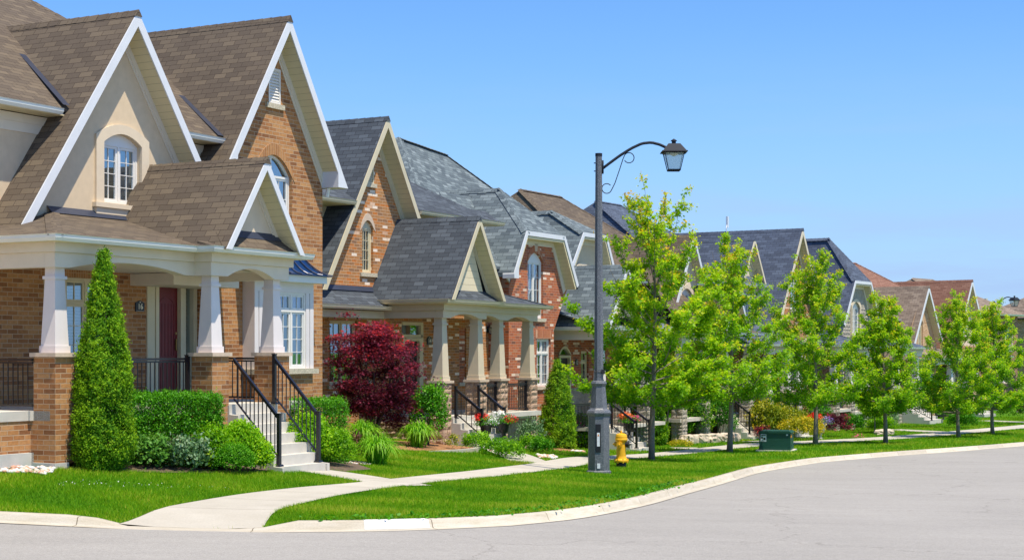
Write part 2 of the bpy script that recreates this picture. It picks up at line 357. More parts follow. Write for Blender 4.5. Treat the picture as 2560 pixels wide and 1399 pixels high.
# ------------------------------------------------------------------ terrain (heights relative to the camera)
CT = np.array([(-9.68, 23.22, -2.25), (-7.34, 23.12, -2.32), (-5.5, 22.85, -2.37), (-3.49, 22.59, -2.37), (-1.67, 22.82, -2.39), (-0.4, 23.81, -2.44), (0.12, 24.31, -2.47), (1.04, 26.03, -2.55), (2.36, 29.83, -2.72), (3.76, 34.31, -2.85), (6.55, 42.7, -3.07), (9.22, 49.0, -3.25), (12.48, 54.65, -3.45), (15.73, 59.26, -3.59), (21.04, 66.26, -3.75), (26.9, 73.24, -3.85), (-5.54, 22.93, -2.39), (-4.96, 25.39, -2.4), (-3.98, 27.79, -2.42), (-2.72, 30.19, -2.45), (-1.3, 34.35, -2.6), (0.33, 40.02, -2.82), (3.76, 53.32, -3.4), (8.54, 62.92, -3.7), (11.72, 66.99, -3.79), (16.46, 72.1, -3.9), (19.64, 76.9, -3.95), (28.12, 88.53, -4.02), (-3.53, 23.11, -2.42), (-3.54, 24.61, -2.43), (-2.96, 27.31, -2.46), (-2.35, 29.37, -2.5), (-0.57, 34.51, -2.68), (1.2, 40.44, -2.92), (3.35, 47.59, -3.2), (8.12, 59.79, -3.62), (11.16, 63.79, -3.72), (15.81, 69.27, -3.85), (18.85, 73.82, -3.92), (26.53, 83.52, -4.0), (-7.8, 27.6, -1.98), (-4.3, 30.5, -2.29), (-3.7, 32.0, -2.38), (-1.9, 45.0, -2.6), (-1.2, 45.8, -2.72), (4.2, 59.0, -3.58), (-20.0, 60.0, -2.2), (-15.0, 42.0, -1.95), (-22.0, 28.0, -1.7), (-14.0, 24.0, -2.1), (-6.0, 50.0, -2.5), (2.0, 75.0, -3.5), (12.0, 72.0, -3.85), (10.0, 100.0, -3.9), (30.0, 115.0, -4.1), (45.0, 100.0, -4.1), (70.0, 150.0, -4.2), (0.0, 150.0, -4.1), (-10.0, 10.0, -2.2), (10.0, 10.0, -2.4), (20.0, 40.0, -3.1), (40.0, 60.0, -3.8), (0.0, 16.0, -2.4), (-40.0, 20.0, -1.8), (70.0, 90.0, -4.1)])
def _fit():
    P = CT[:, :2]/50; n = len(CT); d = np.linalg.norm(P[:, None]-P[None], axis=2)
    U = np.where(d > 0, d*d*np.log(d+1e-12), 0)+.002*np.eye(n); A = np.zeros((n+3, n+3))
    A[:n, :n] = U; A[:n, n] = 1; A[:n, n+1:] = P; A[n, :n] = 1; A[n+1:, :n] = P.T
    return np.linalg.solve(A, np.r_[CT[:, 2], 0, 0, 0])
CF = _fit()
def G(x, y):
    x = np.atleast_1d(np.asarray(x, float)); y = np.atleast_1d(np.asarray(y, float))
    xs = np.clip(x, -45, 75); ys = np.clip(y, 8, 155); q = np.stack([xs, ys], -1)/50; P = CT[:, :2]/50; out = np.empty(len(q))
    for i in range(0, len(q), 20000):
        d = np.linalg.norm(q[i:i+20000, None]-P[None], axis=2); U = np.where(d > 0, d*d*np.log(d+1e-12), 0)
        out[i:i+20000] = U@CF[:len(CT)]+CF[len(CT)]+q[i:i+20000]@CF[len(CT)+1:]
    return out
def g1(x, y): return float(G(x, y)[0])
def resample(P, step):
    P = np.array(P, float)[:, :2]; out = []
    n = len(P)
    for i in range(n-1):
        p0 = P[max(i-1, 0)]; p1 = P[i]; p2 = P[i+1]; p3 = P[min(i+2, n-1)]
        k = max(2, int(np.linalg.norm(p2-p1)/step))
        for t in np.linspace(0, 1, k, endpoint=False):
            out.append(.5*((2*p1)+(-p0+p2)*t+(2*p0-5*p1+4*p2-p3)*t*t+(-p0+3*p1-3*p2+p3)*t**3))
    out.append(P[-1]); return np.array(out)
KERB = resample([(-40, 23.6), (-14, 23.3), (-9.68, 23.22), (-7.34, 23.12), (-5.5, 22.9), (-3.49, 22.6), (-1.67, 22.85), (-0.4, 23.7), (0.12, 24.31), (1.04, 26.03), (2.36, 29.83), (3.76, 34.31), (6.3, 42.2), (9.22, 49.0), (12.48, 54.65), (15.73, 59.26), (21.04, 66.26), (26.9, 73.24), (34, 81.5), (44, 92), (60, 108)], .4)
SI = resample([(-5.62, 23.02), (-4.96, 25.39), (-3.98, 27.79), (-2.72, 30.19), (-1.3, 34.35), (0.33, 40.02), (3.76, 51.8), (8.3, 62.92), (11.72, 67.4), (16.2, 72.6), (20.2, 77.6), (28.12, 88.0), (38, 100)], .4)
SO = resample([(-3.53, 22.75), (-3.54, 24.61), (-2.96, 27.31), (-2.1, 29.7), (-0.4, 34.1), (1.35, 39.7), (4.6, 50.6), (9.2, 61.6), (12.6, 66.0), (17.1, 71.1), (21.1, 76.1), (29.2, 86.8), (39.2, 98.8)], .4)
def sidenormal(P):
    d = np.gradient(P, axis=0); d /= np.linalg.norm(d, axis=1)[:, None]; return np.stack([-d[:, 1], d[:, 0]], 1)   # left of travel
KN = sidenormal(KERB)
def arclen(P): return np.r_[0, np.cumsum(np.linalg.norm(np.diff(P, axis=0), axis=1))]
def rampdrop(x, y):
    return .134*np.clip((x+6.1)/.6, 0, 1)*np.clip((-3.1-x)/.5, 0, 1)*np.clip(1-(y-23.05)/1.2, 0, 1)
def grid_mesh(name, rows, mat, zoff=0, uvs=None, zfun=None, kind='structure', label=None):
    # rows: list of (n,2) arrays
    A = np.array(rows); r, n, _ = A.shape; X = A[..., 0].ravel(); Y = A[..., 1].ravel(); Z = (zfun or G)(X, Y)+zoff
    if isinstance(Z, np.ndarray) is False: Z = np.full(len(X), Z)
    if zfun is None and name != 'road': Z = Z-rampdrop(X, Y)
    vs = np.stack([X, Y, Z], 1); fs = []
    for i in range(r-1):
        for j in range(n-1): fs.append((i*n+j, i*n+j+1, (i+1)*n+j+1, (i+1)*n+j))
    me = bpy.data.meshes.new(name); me.from_pydata(vs.tolist(), [], fs); me.update(); me.materials.append(M[mat])
    if uvs is not None:
        uv = me.uv_layers.new(name='UVMap').data; U = np.array(uvs).reshape(-1, 2); vi = np.empty(len(me.loops), int); me.loops.foreach_get('vertex_index', vi)
        uv.foreach_set('uv', U[vi].ravel())
    me.polygons.foreach_set('use_smooth', [True]*len(me.polygons))
    o = bpy.data.objects.new(name, me); C.objects.link(o)
    tag(o, label, None, None, kind); return o
# ramp factor: the kerb drops to road level where the sidewalk meets it
def dropped(P):
    x = P[:, 0]; y = P[:, 1]
    f = np.clip((x+6.1)/.6, 0, 1)*np.clip((-3.1-x)/.5, 0, 1)*(y < 24); return f
kb = KERB+KN*.17
lw = []
far = resample([(-90, 24), (-80, 60), (-60, 100), (-30, 140), (0, 170), (40, 190), (90, 170)], 1)
ti = np.linspace(0, len(far)-1, len(KERB)); F2 = np.stack([np.interp(ti, np.arange(len(far)), far[:, k]) for k in (0, 1)], 1)
for t in list(np.linspace(0, .05, 12))+list(np.linspace(.06, .35, 40))+list(np.linspace(.4, 1, 10)): lw.append(kb*(1-t)+F2*t)
grid_mesh('lawn', lw, 'turf', -.004)
# road: the camera side of the kerb
near = np.stack([np.linspace(-60, 120, len(KERB)), np.full(len(KERB), -30.)], 1)
rows = [KERB*(1-t)+near*t for t in np.r_[np.linspace(0, .3, 30), np.linspace(.35, 1, 8)]]
grid_mesh('road', rows, 'asphalt', -.13)
# a wide ground sheet that reaches the horizon
mb = MB(); mb.add([(-3000, -60, -4.9), (3000, -60, -4.9), (3000, 5000, -4.9), (-3000, 5000, -4.9)], [(0, 1, 2, 3)])
tag(mb.build('ground', 'turf', fixn=False), kind='structure')
# kerb with its gutter apron
def strip(name, prof, mat, i0=0, i1=None):
    P = KERB[i0:i1]; nn = KN[i0:i1]; s = arclen(KERB)[i0:i1]; drop = dropped(P); rows = []; uvs = []; zz = []
    for o, h, v in prof:
        Q = P+nn*o; rows.append(Q); hh = h*(1-.88*drop) if h > 0 else h
        zz.append(G(P[:, 0], P[:, 1])-.13+hh); uvs.append(np.stack([s, np.full(len(s), v)], 1))
    Z = np.array(zz).ravel()
    return grid_mesh(name, rows, mat, 0, uvs, zfun=lambda X, Y: Z)
KP = [(-.16, .006, 0), (-.02, .012, .14), (.0, .03, .16), (.035, .115, .26), (.06, .132, .30), (.17, .136, .42), (.19, .10, .46)]
strip('kerb', KP, 'kerb_concrete')
x_ = KERB[:, 0]; ii = [i for i in range(len(KERB)) if -2.15 < x_[i] < -1.35 and KERB[i, 1] < 25]
strip('kerb_repair', [(o, h+.004, v) for o, h, v in KP[1:6]], 'kerb_pale', ii[0], ii[-1]+2)
def walk(name, A, B, mat='walk_concrete', z=.022, m=5):
    n = max(len(A), len(B)); def_ = lambda P: np.stack([np.interp(np.linspace(0, 1, n), np.linspace(0, 1, len(P)), P[:, k]) for k in (0, 1)], 1)
    A = def_(A); B = def_(B); s = arclen((A+B)/2); rows = []; uvs = []
    for t in np.linspace(0, 1, m): rows.append(A*(1-t)+B*t); uvs.append(np.stack([s, np.full(n, t*1.5)], 1))
    X = np.array(rows)
    # thickness skirt
    o = grid_mesh(name, rows, mat, z, uvs); return o
walk('sidewalk', SI, SO)
WALKS = []
def path(name, pts, wd):
    P = resample(pts, .3); nn = sidenormal(P); WALKS.append((P, wd)); return walk(name, P+nn*wd/2, P-nn*wd/2, z=.018)
path('walkway', [(-4.15, 31.75), (-3.2, 31.2), (-1.9, 30.0)], 1.15)
path('walkway', [(-.35, 45.2), (.1, 43.2), (.5, 41.0)], 1.1)
path('walkway', [(6.0, 59.9), (7.0, 60.0)], 1.5)
path('walkway', [(10.0, 67.5), (11.2, 66.3)], 1.4)
path('walkway', [(19.2, 81.5), (20.8, 79.0), (21.6, 77.2)], 1.3)
path('walkway', [(27.4, 93.5), (29.3, 90.5), (30.5, 88.3)], 1.4)
# side street at the far end
def flatquad(name, pts, mat, z):
    mb = MB(); mb.add([(x, y, g1(x, y)+z) for x, y in pts], [tuple(range(len(pts)))]); return tag(mb.build(name, mat, fixn=False), kind='structure')
rw = [np.stack([np.linspace(34, 62, 20), np.linspace(103+6*t, 132+6*t, 20)], 1) for t in np.linspace(0, 1, 4)]
grid_mesh('side_street', rw, 'asphalt', .02)
#@@HOUSES
# ------------------------------------------------------------------ house kit: local (u along the front, v out to the street, w up from camera height)
class House:
    def __init__(s, name, label, x, y, yaw, wb, cat='house', group='houses along the street'):
        s.root = empty(name, (x, y, wb), R(90-yaw)); tag(s.root, label, cat, group); s.wb = wb
        s.T = lambda u, v, w: (u, -v, w-wb)
    def part(s, name, mb, mats, parent=None, **k):
        return mb.build(name, mats, parent or s.root, s.T, **k)
def text_obj(H, txt, size, u, v, w, mat, parent, ext=.004):
    cu = bpy.data.curves.new('digits', 'FONT'); cu.body = txt; cu.size = size; cu.align_x = 'CENTER'; cu.align_y = 'CENTER'; cu.extrude = ext; cu.offset = size*.022
    tmp = bpy.data.objects.new('tmp_text', cu); C.objects.link(tmp); dg = bpy.context.evaluated_depsgraph_get(); me = bpy.data.meshes.new_from_object(tmp.evaluated_get(dg)); bpy.data.objects.remove(tmp)
    me.name = 'digits'; me.materials.clear(); me.materials.append(M[mat]); o = bpy.data.objects.new('digits', me); C.objects.link(o); o.parent = parent
    o.location = (u, -v, w-H.wb); o.rotation_euler = (R(90), 0, 0); return o
def frame_rects(mb, u0, u1, w0, w1, t, v0, v1):
    mb.box(u0, u1, v0, v1, w0, w0+t); mb.box(u0, u1, v0, v1, w1-t, w1)
    mb.box(u0, u0+t, v0, v1, w0+t, w1-t); mb.box(u1-t, u1, v0, v1, w0+t, w1-t)
def window(H, u0, u1, w0, w1, v, sashes=2, rows=4, cols=2, transom=0, arch=0, archglass=False, mat='window_white', rec=.10, inner='curtain', sill=None, sillmat='sill_rough', trim=None, trimmat='trim_cream', parent=None, lintel=None, lintelmat='soldier_tan', bars=True):
    # a recessed window: frame with sashes and bars; pane, curtain or blind, sill and lintel are its pieces
    F = MB(); vf = v-rec; t = .05
    frame_rects(F, u0, u1, w0, w1, t, vf-.05, vf+.02)
    wt = w1-transom if transom else w1
    tiers = [(w0+t, wt-(t/2 if transom else t), rows)]
    if transom: F.box(u0+t, u1-t, vf-.05, vf+.025, wt-t/2, wt+t/2); tiers.append((wt+t/2, w1-t, 1))
    su = (u1-u0-2*t-(sashes-1)*t)/sashes
    for k in range(sashes):
        a = u0+t+k*(su+t); b = a+su
        if k: F.box(a-t, a, vf-.05, vf+.02, w0+t, w1-t)
        for lo, hi, rw in tiers:
            frame_rects(F, a+.002, b-.002, lo+.002, hi-.002, .045, vf-.04, vf+.004)
            if bars:
                ia, ib, il, ih = a+.045, b-.045, lo+.045, hi-.045
                for c in range(1, cols): x = ia+(ib-ia)*c/cols; F.box(x-.007, x+.007, vf-.028, vf-.006, il, ih)
                for r in range(1, rw): z = il+(ih-il)*r/rw; F.box(ia, ib, vf-.0285, vf-.0055, z-.007, z+.007)
    if arch:
        pts = [(u0, w1)]+[(u1, w1)]+arc(u0, u1, w1, arch)[1:-1]
        if archglass:
            o_ = arc(u0, u1, w1+.0, arch); i_ = arc(u0+t, u1-t, w1, arch-t)
            for k in range(len(o_)-1): F.prism([o_[k], o_[k+1], i_[k+1], i_[k]], 1, vf-.05, vf+.02)
            F.box((u0+u1)/2-t/2, (u0+u1)/2+t/2, vf-.045, vf+.015, w1, w1+arch-t)
        else: F.prism(pts, 1, vf-.05, vf+.015)
    f = H.part('window', F, mat, parent)
    P = MB(); P.add([(u0+.02, vf-.022, w0+.02), (u1-.02, vf-.022, w0+.02), (u1-.02, vf-.022, w1-.02), (u0+.02, vf-.022, w1-.02)], [(0, 1, 2, 3)])
    if arch and archglass: a_ = arc(u0+.02, u1-.02, w1-.015, arch-.02); P.add([(x, vf-.022, z) for x, z in a_], [tuple(range(len(a_)))])
    H.part('pane', P, 'glass', f, fixn=False)
    B = MB(); top = w1+(arch if archglass else 0)
    B.add([(u0, vf-.5, w0), (u1, vf-.5, w0), (u1, vf-.5, top), (u0, vf-.5, top)], [(0, 1, 2, 3)])
    for a, b, c, d in (((u0, w0), (u1, w0), 0, 0), ((u1, w0), (u1, top), 0, 0), ((u1, top), (u0, top), 0, 0), ((u0, top), (u0, w0), 0, 0)):
        B.add([(a[0], vf-.05, a[1]), (b[0], vf-.05, b[1]), (b[0], vf-.5, b[1]), (a[0], vf-.5, a[1])], [(0, 1, 2, 3)])
    H.part('dark_backing', B, 'room_dark', f, fixn=False)  # backing painted dark to pass for an unlit interior
    if inner == 'curtain':
        B = MB()
        for (a, b) in ((u0+.03, u0+(u1-u0)*.30), (u1-(u1-u0)*.34, u1-.03)):
            n = 28; vs = []
            for k in range(n+1):
                x = a+(b-a)*k/n; y = vf-.12+.022*math.sin(k*1.35)
                vs += [(x, y, w0+.02), (x, y, top-.03)]
            B.add(vs, [(2*k, 2*k+1, 2*k+3, 2*k+2) for k in range(n)])
        H.part('curtain', B, 'curtain', f, fixn=False)
    elif inner == 'blind':
        B = MB(); z = w0+.03
        while z < top-.04:
            B.add([(u0+.03, vf-.08, z), (u1-.03, vf-.08, z), (u1-.03, vf-.105, z+.052), (u0+.03, vf-.105, z+.052)], [(0, 1, 2, 3)]); z += .062
        H.part('blind', B, 'blind', f, fixn=False)
    if sill:
        S = MB(); S.box(u0-sill, u1+sill, v-.06, v+.06, w0-.11, w0-.002); H.part('sill', S, sillmat, f)
    if lintel:
        L = MB(); h = lintel; ew = .12
        if arch:
            o_ = arc(u0-ew, u1+ew, w1-.04, arch+h); i_ = arc(u0, u1, w1, arch)
            o_[0] = (u1+ew, w1-.12); o_[-1] = (u0-ew, w1-.12)
            for k in range(len(o_)-1): L.prism([o_[k], o_[k+1], i_[k+1], i_[k]], 1, v-.02, v+.012)
        else: L.box(u0-.1, u1+.1, v-.02, v+.012, w1+.002, w1+h)
        H.part('lintel', L, lintelmat, f)
    if trim:
        L = MB(); o_ = arc(u0-trim, u1+trim, w1+.13, arch+trim*.25) if arch else [(u1+trim, w1+trim), (u0-trim, w1+trim)]
        i_ = arc(u0, u1, w1, arch) if arch else [(u1, w1), (u0, w1)]
        for k in range(len(o_)-1): L.prism([o_[k], o_[k+1], i_[k+1], i_[k]], 1, v-.02, v+.05)
        zt = w1+.13 if arch else w1+trim
        L.prism([(u0-trim, w0-.02), (u0, w0-.02), (u0, w1), (u0-trim, zt)], 1, v-.02, v+.05); L.prism([(u1+trim, w0-.02), (u1+trim, zt), (u1, w1), (u1, w0-.02)], 1, v-.02, v+.05)
        L.box(u0-trim-.07, u1+trim+.07, v-.02, v+.11, w0-.11, w0-.021); L.box(u0-trim-.02, u1+trim+.02, v-.02, v+.07, w0-.24, w0-.112)
        H.part('casing', L, trimmat, f)
    return f
def hole(u0, u1, w0, w1, arch=0):
    return [(u0, w0), (u1, w0)]+(arc(u0, u1, w1, arch) if arch else [(u1, w1), (u0, w1)])
def ridge_caps(mb, p0, p1, wd=.16, lift=.004, step=.26, tilt=.35):
    # overlapping cap shingles over a ridge or hip
    p0 = Vector(p0); p1 = Vector(p1); d = p1-p0; L = d.length; d.normalize(); n = max(1, int(L/step)); st = L/n
    side = d.cross(Vector((0, 0, 1))).normalized(); up = side.cross(d).normalized()
    for k in range(n):
        a = p0+d*(k*st); b = p0+d*((k+1)*st+.03)
        vs = []
        for q, l in ((a, lift), (b, lift+.012)):
            vs += [q+side*wd+up*(l+.006-wd*tilt), q+side*wd*.3+up*(l+.008-wd*.3*tilt), q+up*(l+.004), q-side*wd*.3+up*(l+.008-wd*.3*tilt), q-side*wd+up*(l+.006-wd*tilt)]
        mb.add(vs, [(i, i+1, 6+i, 5+i) for i in range(4)]+[(5, 6, 7, 8, 9), (0, 1, 2, 3, 4)])
def gable_roof(H, ua, wa, k, ul, ur, vf, vb, mats, board='trim_white', soffit='soffit_cream', th=.14, bw=.17, ov=.42, frieze=None, caps=True, kr=None, board_over=None):
    kr = kr or k; wl = wa-k*(ua-ul); wr = wa-kr*(ur-ua)
    mb = MB(); dz = th*math.sqrt(1+k*k); dr = th*math.sqrt(1+kr*kr)
    mb.prism([(ua, wa), (ua, wa-dz), (ul+dz/k, wl), (ul, wl)], 1, vb, vf); mb.prism([(ua, wa), (ur, wr), (ur-dr/kr, wr), (ua, wa-dr)], 1, vb, vf)
    if caps: ridge_caps(mb, (ua, vb, wa), (ua, vf+.015, wa), wd=.10, tilt=k)
    r = H.part('roof', mb, mats)
    b = MB(); o = .02; dv = bw*math.sqrt(1+k*k); dvr = bw*math.sqrt(1+kr*kr)
    b.prism([(ua, wa-o), (ua, wa-o-dv), (ul+(dv+o)/k, wl), (ul+o/k, wl)], 1, vf+.002, vf+.03); b.prism([(ua, wa-o), (ur-o/kr, wr), (ur-(dvr+o)/kr, wr), (ua, wa-o-dvr)], 1, vf+.0025, vf+.0305)
    H.part('bargeboard', b, board, r)
    s = MB(); e = .012
    s.prism([(ua, wa-dz-.002), (ua, wa-dz-e-.02), (ul+(dz+e+.02)/k, wl), (ul+dz/k+.001, wl)], 1, vf-ov, vf-.002); s.prism([(ua, wa-dr-.002), (ur-dr/kr-.001, wr), (ur-(dr+e+.02)/kr, wr), (ua, wa-dr-e-.02)], 1, vf-ov, vf-.003)
    H.part('soffit', s, soffit, r)
    if frieze:
        f = MB(); vw = vf-ov; z0 = dz+.03; z1 = z0+frieze*math.sqrt(1+k*k)
        for z, zz, d in ((z0, z1, .035), (z1+.001, z1+(z1-z0)*.45, .018)):
            f.prism([(ua, wa-z), (ua, wa-zz), (ul+zz/k, wl), (ul+z/k, wl)], 1, vw+.001, vw+d); f.prism([(ua, wa-z), (ur-z/kr, wr), (ur-zz/kr, wr), (ua, wa-zz)], 1, vw+.001, vw+d)
        H.part('frieze', f, board if board != 'trim_white' else 'board_cream', r)
    return r
GUT = [(0, -.115), (.07, -.115), (.105, -.06), (.11, -.015), (.125, 0), (.105, .002), (.09, -.02), (.0, -.02)]
def gutter(H, path, w, mat='gutter_white', parent=None):
    mb = MB(); mb.sweep(path, [(o, w+z) for o, z in GUT]); return H.part('gutter', mb, mat, parent)
def slab(mb, pts, th=.06):   # a thin solid under a planar polygon
    n = len(pts); vs = list(pts)+[(p[0], p[1], p[2]-th) for p in pts]
    mb.add(vs, [tuple(range(n)), tuple(n+i for i in range(n))]+[(i, (i+1) % n, n+(i+1) % n, n+i) for i in range(n)])
def column(H, u, v, w0, w1, a0=.32, a1=.235, mat='column_white', plinth=.4):
    mb = MB(); pl = .12; pa = a0*1.12
    mb.box(u-pa/2, u+pa/2, v-pa/2, v+pa/2, w0, w0+pl)
    mb.frustum(u, v, w0+pl, w1-.20, a0, a1); mb.box(u-a1*.62, u+a1*.62, v-a1*.62, v+a1*.62, w1-.20, w1-.145); mb.frustum(u, v, w1-.145, w1, a1, a1*.98)
    return H.part('column', mb, mat)
def stone_faces(mb, u0, u1, v0, v1, w0, w1, rs, hmin=.13, hmax=.26):
    # rock-faced blocks: each block bulges from a recessed joint line
    w = w0
    while w < w1-.02:
        h = min(rs.uniform(hmin, hmax), w1-w)
        if w1-w-h < .06: h = w1-w
        for side in range(4):
            L = (u1-u0) if side % 2 == 0 else (v1-v0); a = 0
            while a < L-.01:
                l = min(rs.uniform(.18, .42), L-a)
                if L-a-l < .1: l = L-a
                g = .008; nx, nz = 3, 2; pts = []
                for j in range(nz+2):
                    for i in range(nx+2):
                        fx = i/(nx+1); fz = j/(nz+1); edge = (i in (0, nx+1)) or (j in (0, nz+1))
                        d = -.006 if edge else rs.uniform(.008, .032)
                        x = a+g+(l-2*g)*fx; z = w+g+(h-2*g)*fz
                        if side == 0: p = (u0+x, v1+d, z)
                        elif side == 1: p = (u1+d, v1-x, z)
                        elif side == 2: p = (u1-x, v0-d, z)
                        else: p = (u0-d, v0+x, z)
                        pts.append(p)
                m = nx+2
                mb.add(pts, [(j*m+i, j*m+i+1, (j+1)*m+i+1, (j+1)*m+i) for j in range(nz+1) for i in range(nx+1)])
                a += l
        w += h
    mb.box(u0+.008, u1-.008, v0+.008, v1-.008, w0, w1)
def pier(H, u, v, w0, cap, mat, a=.5, stone=False, seed=1, capmat='stone_cap'):
    # u, v is the front corner nearest the camera
    mb = MB()
    if stone: stone_faces(mb, u, u+a, v-a, v, w0, cap-.07, random.Random(seed))
    else: mb.box(u, u+a, v-a, v, w0, cap-.07)
    p = H.part('pier', mb, mat, fixn=not stone)
    c = MB(); c.box(u-.05, u+a+.05, v-a-.05, v+.05, cap-.07, cap); H.part('cap', c, capmat, p); return p
def railing(H, p0, p1, w0, w1=None, h=.88, posts=(1, 1), n=None, base=.09, parent=None, ph=None):
    # from p0 (u,v) at floor w0 to p1 at floor w1
    w1 = w0 if w1 is None else w1; mb = MB(); A = Vector((p0[0], p0[1], w0)); B = Vector((p1[0], p1[1], w1)); d = B-A; L = Vector((d.x, d.y)).length
    dh = Vector((d.x, d.y, 0)).normalized(); sd = Vector((-dh.y, dh.x, 0))
    def bar(a, b, hw, hh):
        vs = [q+sd*sx*hw+Vector((0, 0, sz*hh)) for q in (a, b) for sx, sz in ((-1, -1), (1, -1), (1, 1), (-1, 1))]
        mb.add(vs, [(0, 1, 2, 3), (4, 5, 6, 7), (0, 1, 5, 4), (1, 2, 6, 5), (2, 3, 7, 6), (3, 0, 4, 7)])
    up = lambda z: Vector((0, 0, z))
    bar(A+up(h), B+up(h), .03, .02); bar(A+up(h-.05), B+up(h-.05), .018, .016); bar(A+up(base), B+up(base), .018, .016)
    n = n or max(2, int(L/.115))
    for i in range(1, n):
        q = A+d*(i/n); mb.box(q.x-.008, q.x+.008, q.y-.008, q.y+.008, q.z+base, q.z+h-.04)
    for k, q in ((0, A), (1, B)):
        if posts[k]:
            t = h+(.06 if ph is None else ph); mb.box(q.x-.034, q.x+.034, q.y-.034, q.y+.034, q.z, q.z+t); mb.box(q.x-.042, q.x+.042, q.y-.042, q.y+.042, q.z+t, q.z+t+.018)
            mb.frustum(q.x, q.y, q.z, q.z+.035, .14, .11)
    return H.part('railing', mb, 'rail_black', parent)
def steps(H, u0, u1, v0, tread, wtop, riser, n, mat='concrete'):
    mb = MB()
    for k in range(n): # k=0 is the lowest step
        top = wtop-riser*(n-1-k); vfront = v0+tread*(n-1-k)
        mb.box(u0, u1, v0-.3+.001*k, vfront+.012, top-riser*(1.0 if k else 2.2)-(0 if k == 0 else 0), top)
    # cheek walls
    for a, b in ((u0-.085, u0-.001), (u1+.001, u1+.085)):
        pr = [(v0-.3, wtop-riser*n-.3)]
        for k in range(n): pr += [(v0+tread*(n-1-k)+.05, wtop-riser*(n-1-k)-(riser if k else riser*2.2)+.0), (v0+tread*(n-1-k)+.05, wtop-riser*(n-1-k)-.015)]
        pr += [(v0-.3, wtop-.015)]
        mb.prism(pr, 0, a, b)
    s = H.part('steps', mb, mat); return s
def beam_face(H, u0, u1, v, w0, w1, a, b, rise, mat='board_cream', th=.24, parent=None, more=()):
    # porch beam board with arched openings cut from its underside
    spans = [(a, b)]+list(more); pts = [(u0, w1), (u1, w1), (u1, w0)]
    for (p, q) in sorted(spans, reverse=True): pts += [(x, z) for x, z in arc(p, q, w0, rise)]
    pts += [(u0, w0)]
    mb = MB(); mb.prism(pts[::-1], 1, v-th, v); return H.part('beam', mb, mat, parent)
def sign(H, txt, u, v, w, wd, ht):
    mb = MB(); pts = [(u-wd/2, w-ht/2), (u+wd/2, w-ht/2), (u+wd/2, w+ht*.32), (u+wd*.3, w+ht*.42), (u, w+ht*.55), (u-wd*.3, w+ht*.42), (u-wd/2, w+ht*.32)]
    b = mb.prism(pts, 1, v, v+.025); o = H.part('house_number', mb, 'sign_black')
    r = MB(); r.box(u-wd*.46, u+wd*.46, v+.025, v+.028, w-ht*.45, w-ht*.43); r.box(u-.018, u+.018, v+.025, v+.028, w+ht*.33, w+ht*.42); H.part('sign_mark', r, 'sign_text', o)
    text_obj(H, txt, ht*.72, u, v+.03, w-ht*.04, 'sign_text', o)
def door(H, u0, u1, w0, w1, v, mat='door_red', frame='window_cream', fan=0):
    fr = MB(); fr.box(u0-.1, u0, v-.15, v+.03, w0, w1+.1); fr.box(u1, u1+.1, v-.15, v+.03, w0, w1+.1); fr.box(u0, u1, v-.15, v+.03, w1, w1+.1)
    fr.box(u0, u1, v-.15, v+.05, w0-.03, w0); d = H.part('door_frame', fr, frame)
    p = MB(); p.box(u0, u1, v-.12, v-.07, w0, w1)
    uw = u1-u0; a, b = u0+uw*.14, u1-uw*.14; hh = w1-w0
    for lo, hi, ar in ((w0+hh*.06, w0+hh*.30, 0), (w0+hh*.36, w0+hh*.84, .12)):
        for k in range(3 if ar else 1):
            pass
        frame_rects(p, a, b, lo, hi, .02, v-.07, v-.058)
        if ar:
            o_ = arc(a, b, hi, ar); i_ = arc(a+.02, b-.02, hi-.02, ar)
            for k in range(len(o_)-1): p.prism([o_[k], o_[k+1], i_[k+1], i_[k]], 1, v-.071, v-.0575)
            for k in range(1, 5): x = a+(b-a)*k/5; p.box(x-.004, x+.004, v-.07, v-.062, lo+.02, hi)
        else: p.box(a+.06, b-.06, v-.07, v-.062, lo+.06, hi-.06)
    o = H.part('door', p, mat)
    h = MB(); h.box(u1-.09, u1-.05, v-.07, v-.03, w0+hh*.42, w0+hh*.52); h.lathe([(.02, w0+hh*.56), (.02, w0+hh*.58)], u1-.07, v-.05, 10); H.part('handle', h, 'brass', o)
    return o
def wall_lamp(H, u, v, w):
    mb = MB(); mb.box(u-.05, u+.05, v, v+.02, w-.1, w+.12); mb.tube([(u, v+.01, w+.08), (u, v+.1, w+.17), (u, v+.14, w+.12)], .01, 6)
    mb.frustum(u, v+.14, w+.06, w+.12, .17, .03); mb.frustum(u, v+.14, w-.16, w-.13, .05, .1)
    for i, j in ((-1, -1), (1, -1), (1, 1), (-1, 1)): mb.tube([(u+.06*i, v+.14+.06*j, w+.06), (u+.045*i, v+.14+.045*j, w-.13)], .006, 4)
    o = H.part('wall_lantern', mb, 'lamp_metal'); g = MB(); g.frustum(u, v+.14, w-.128, w+.058, .075, .105); H.part('lamp_glass', g, 'lamp_glass', o)
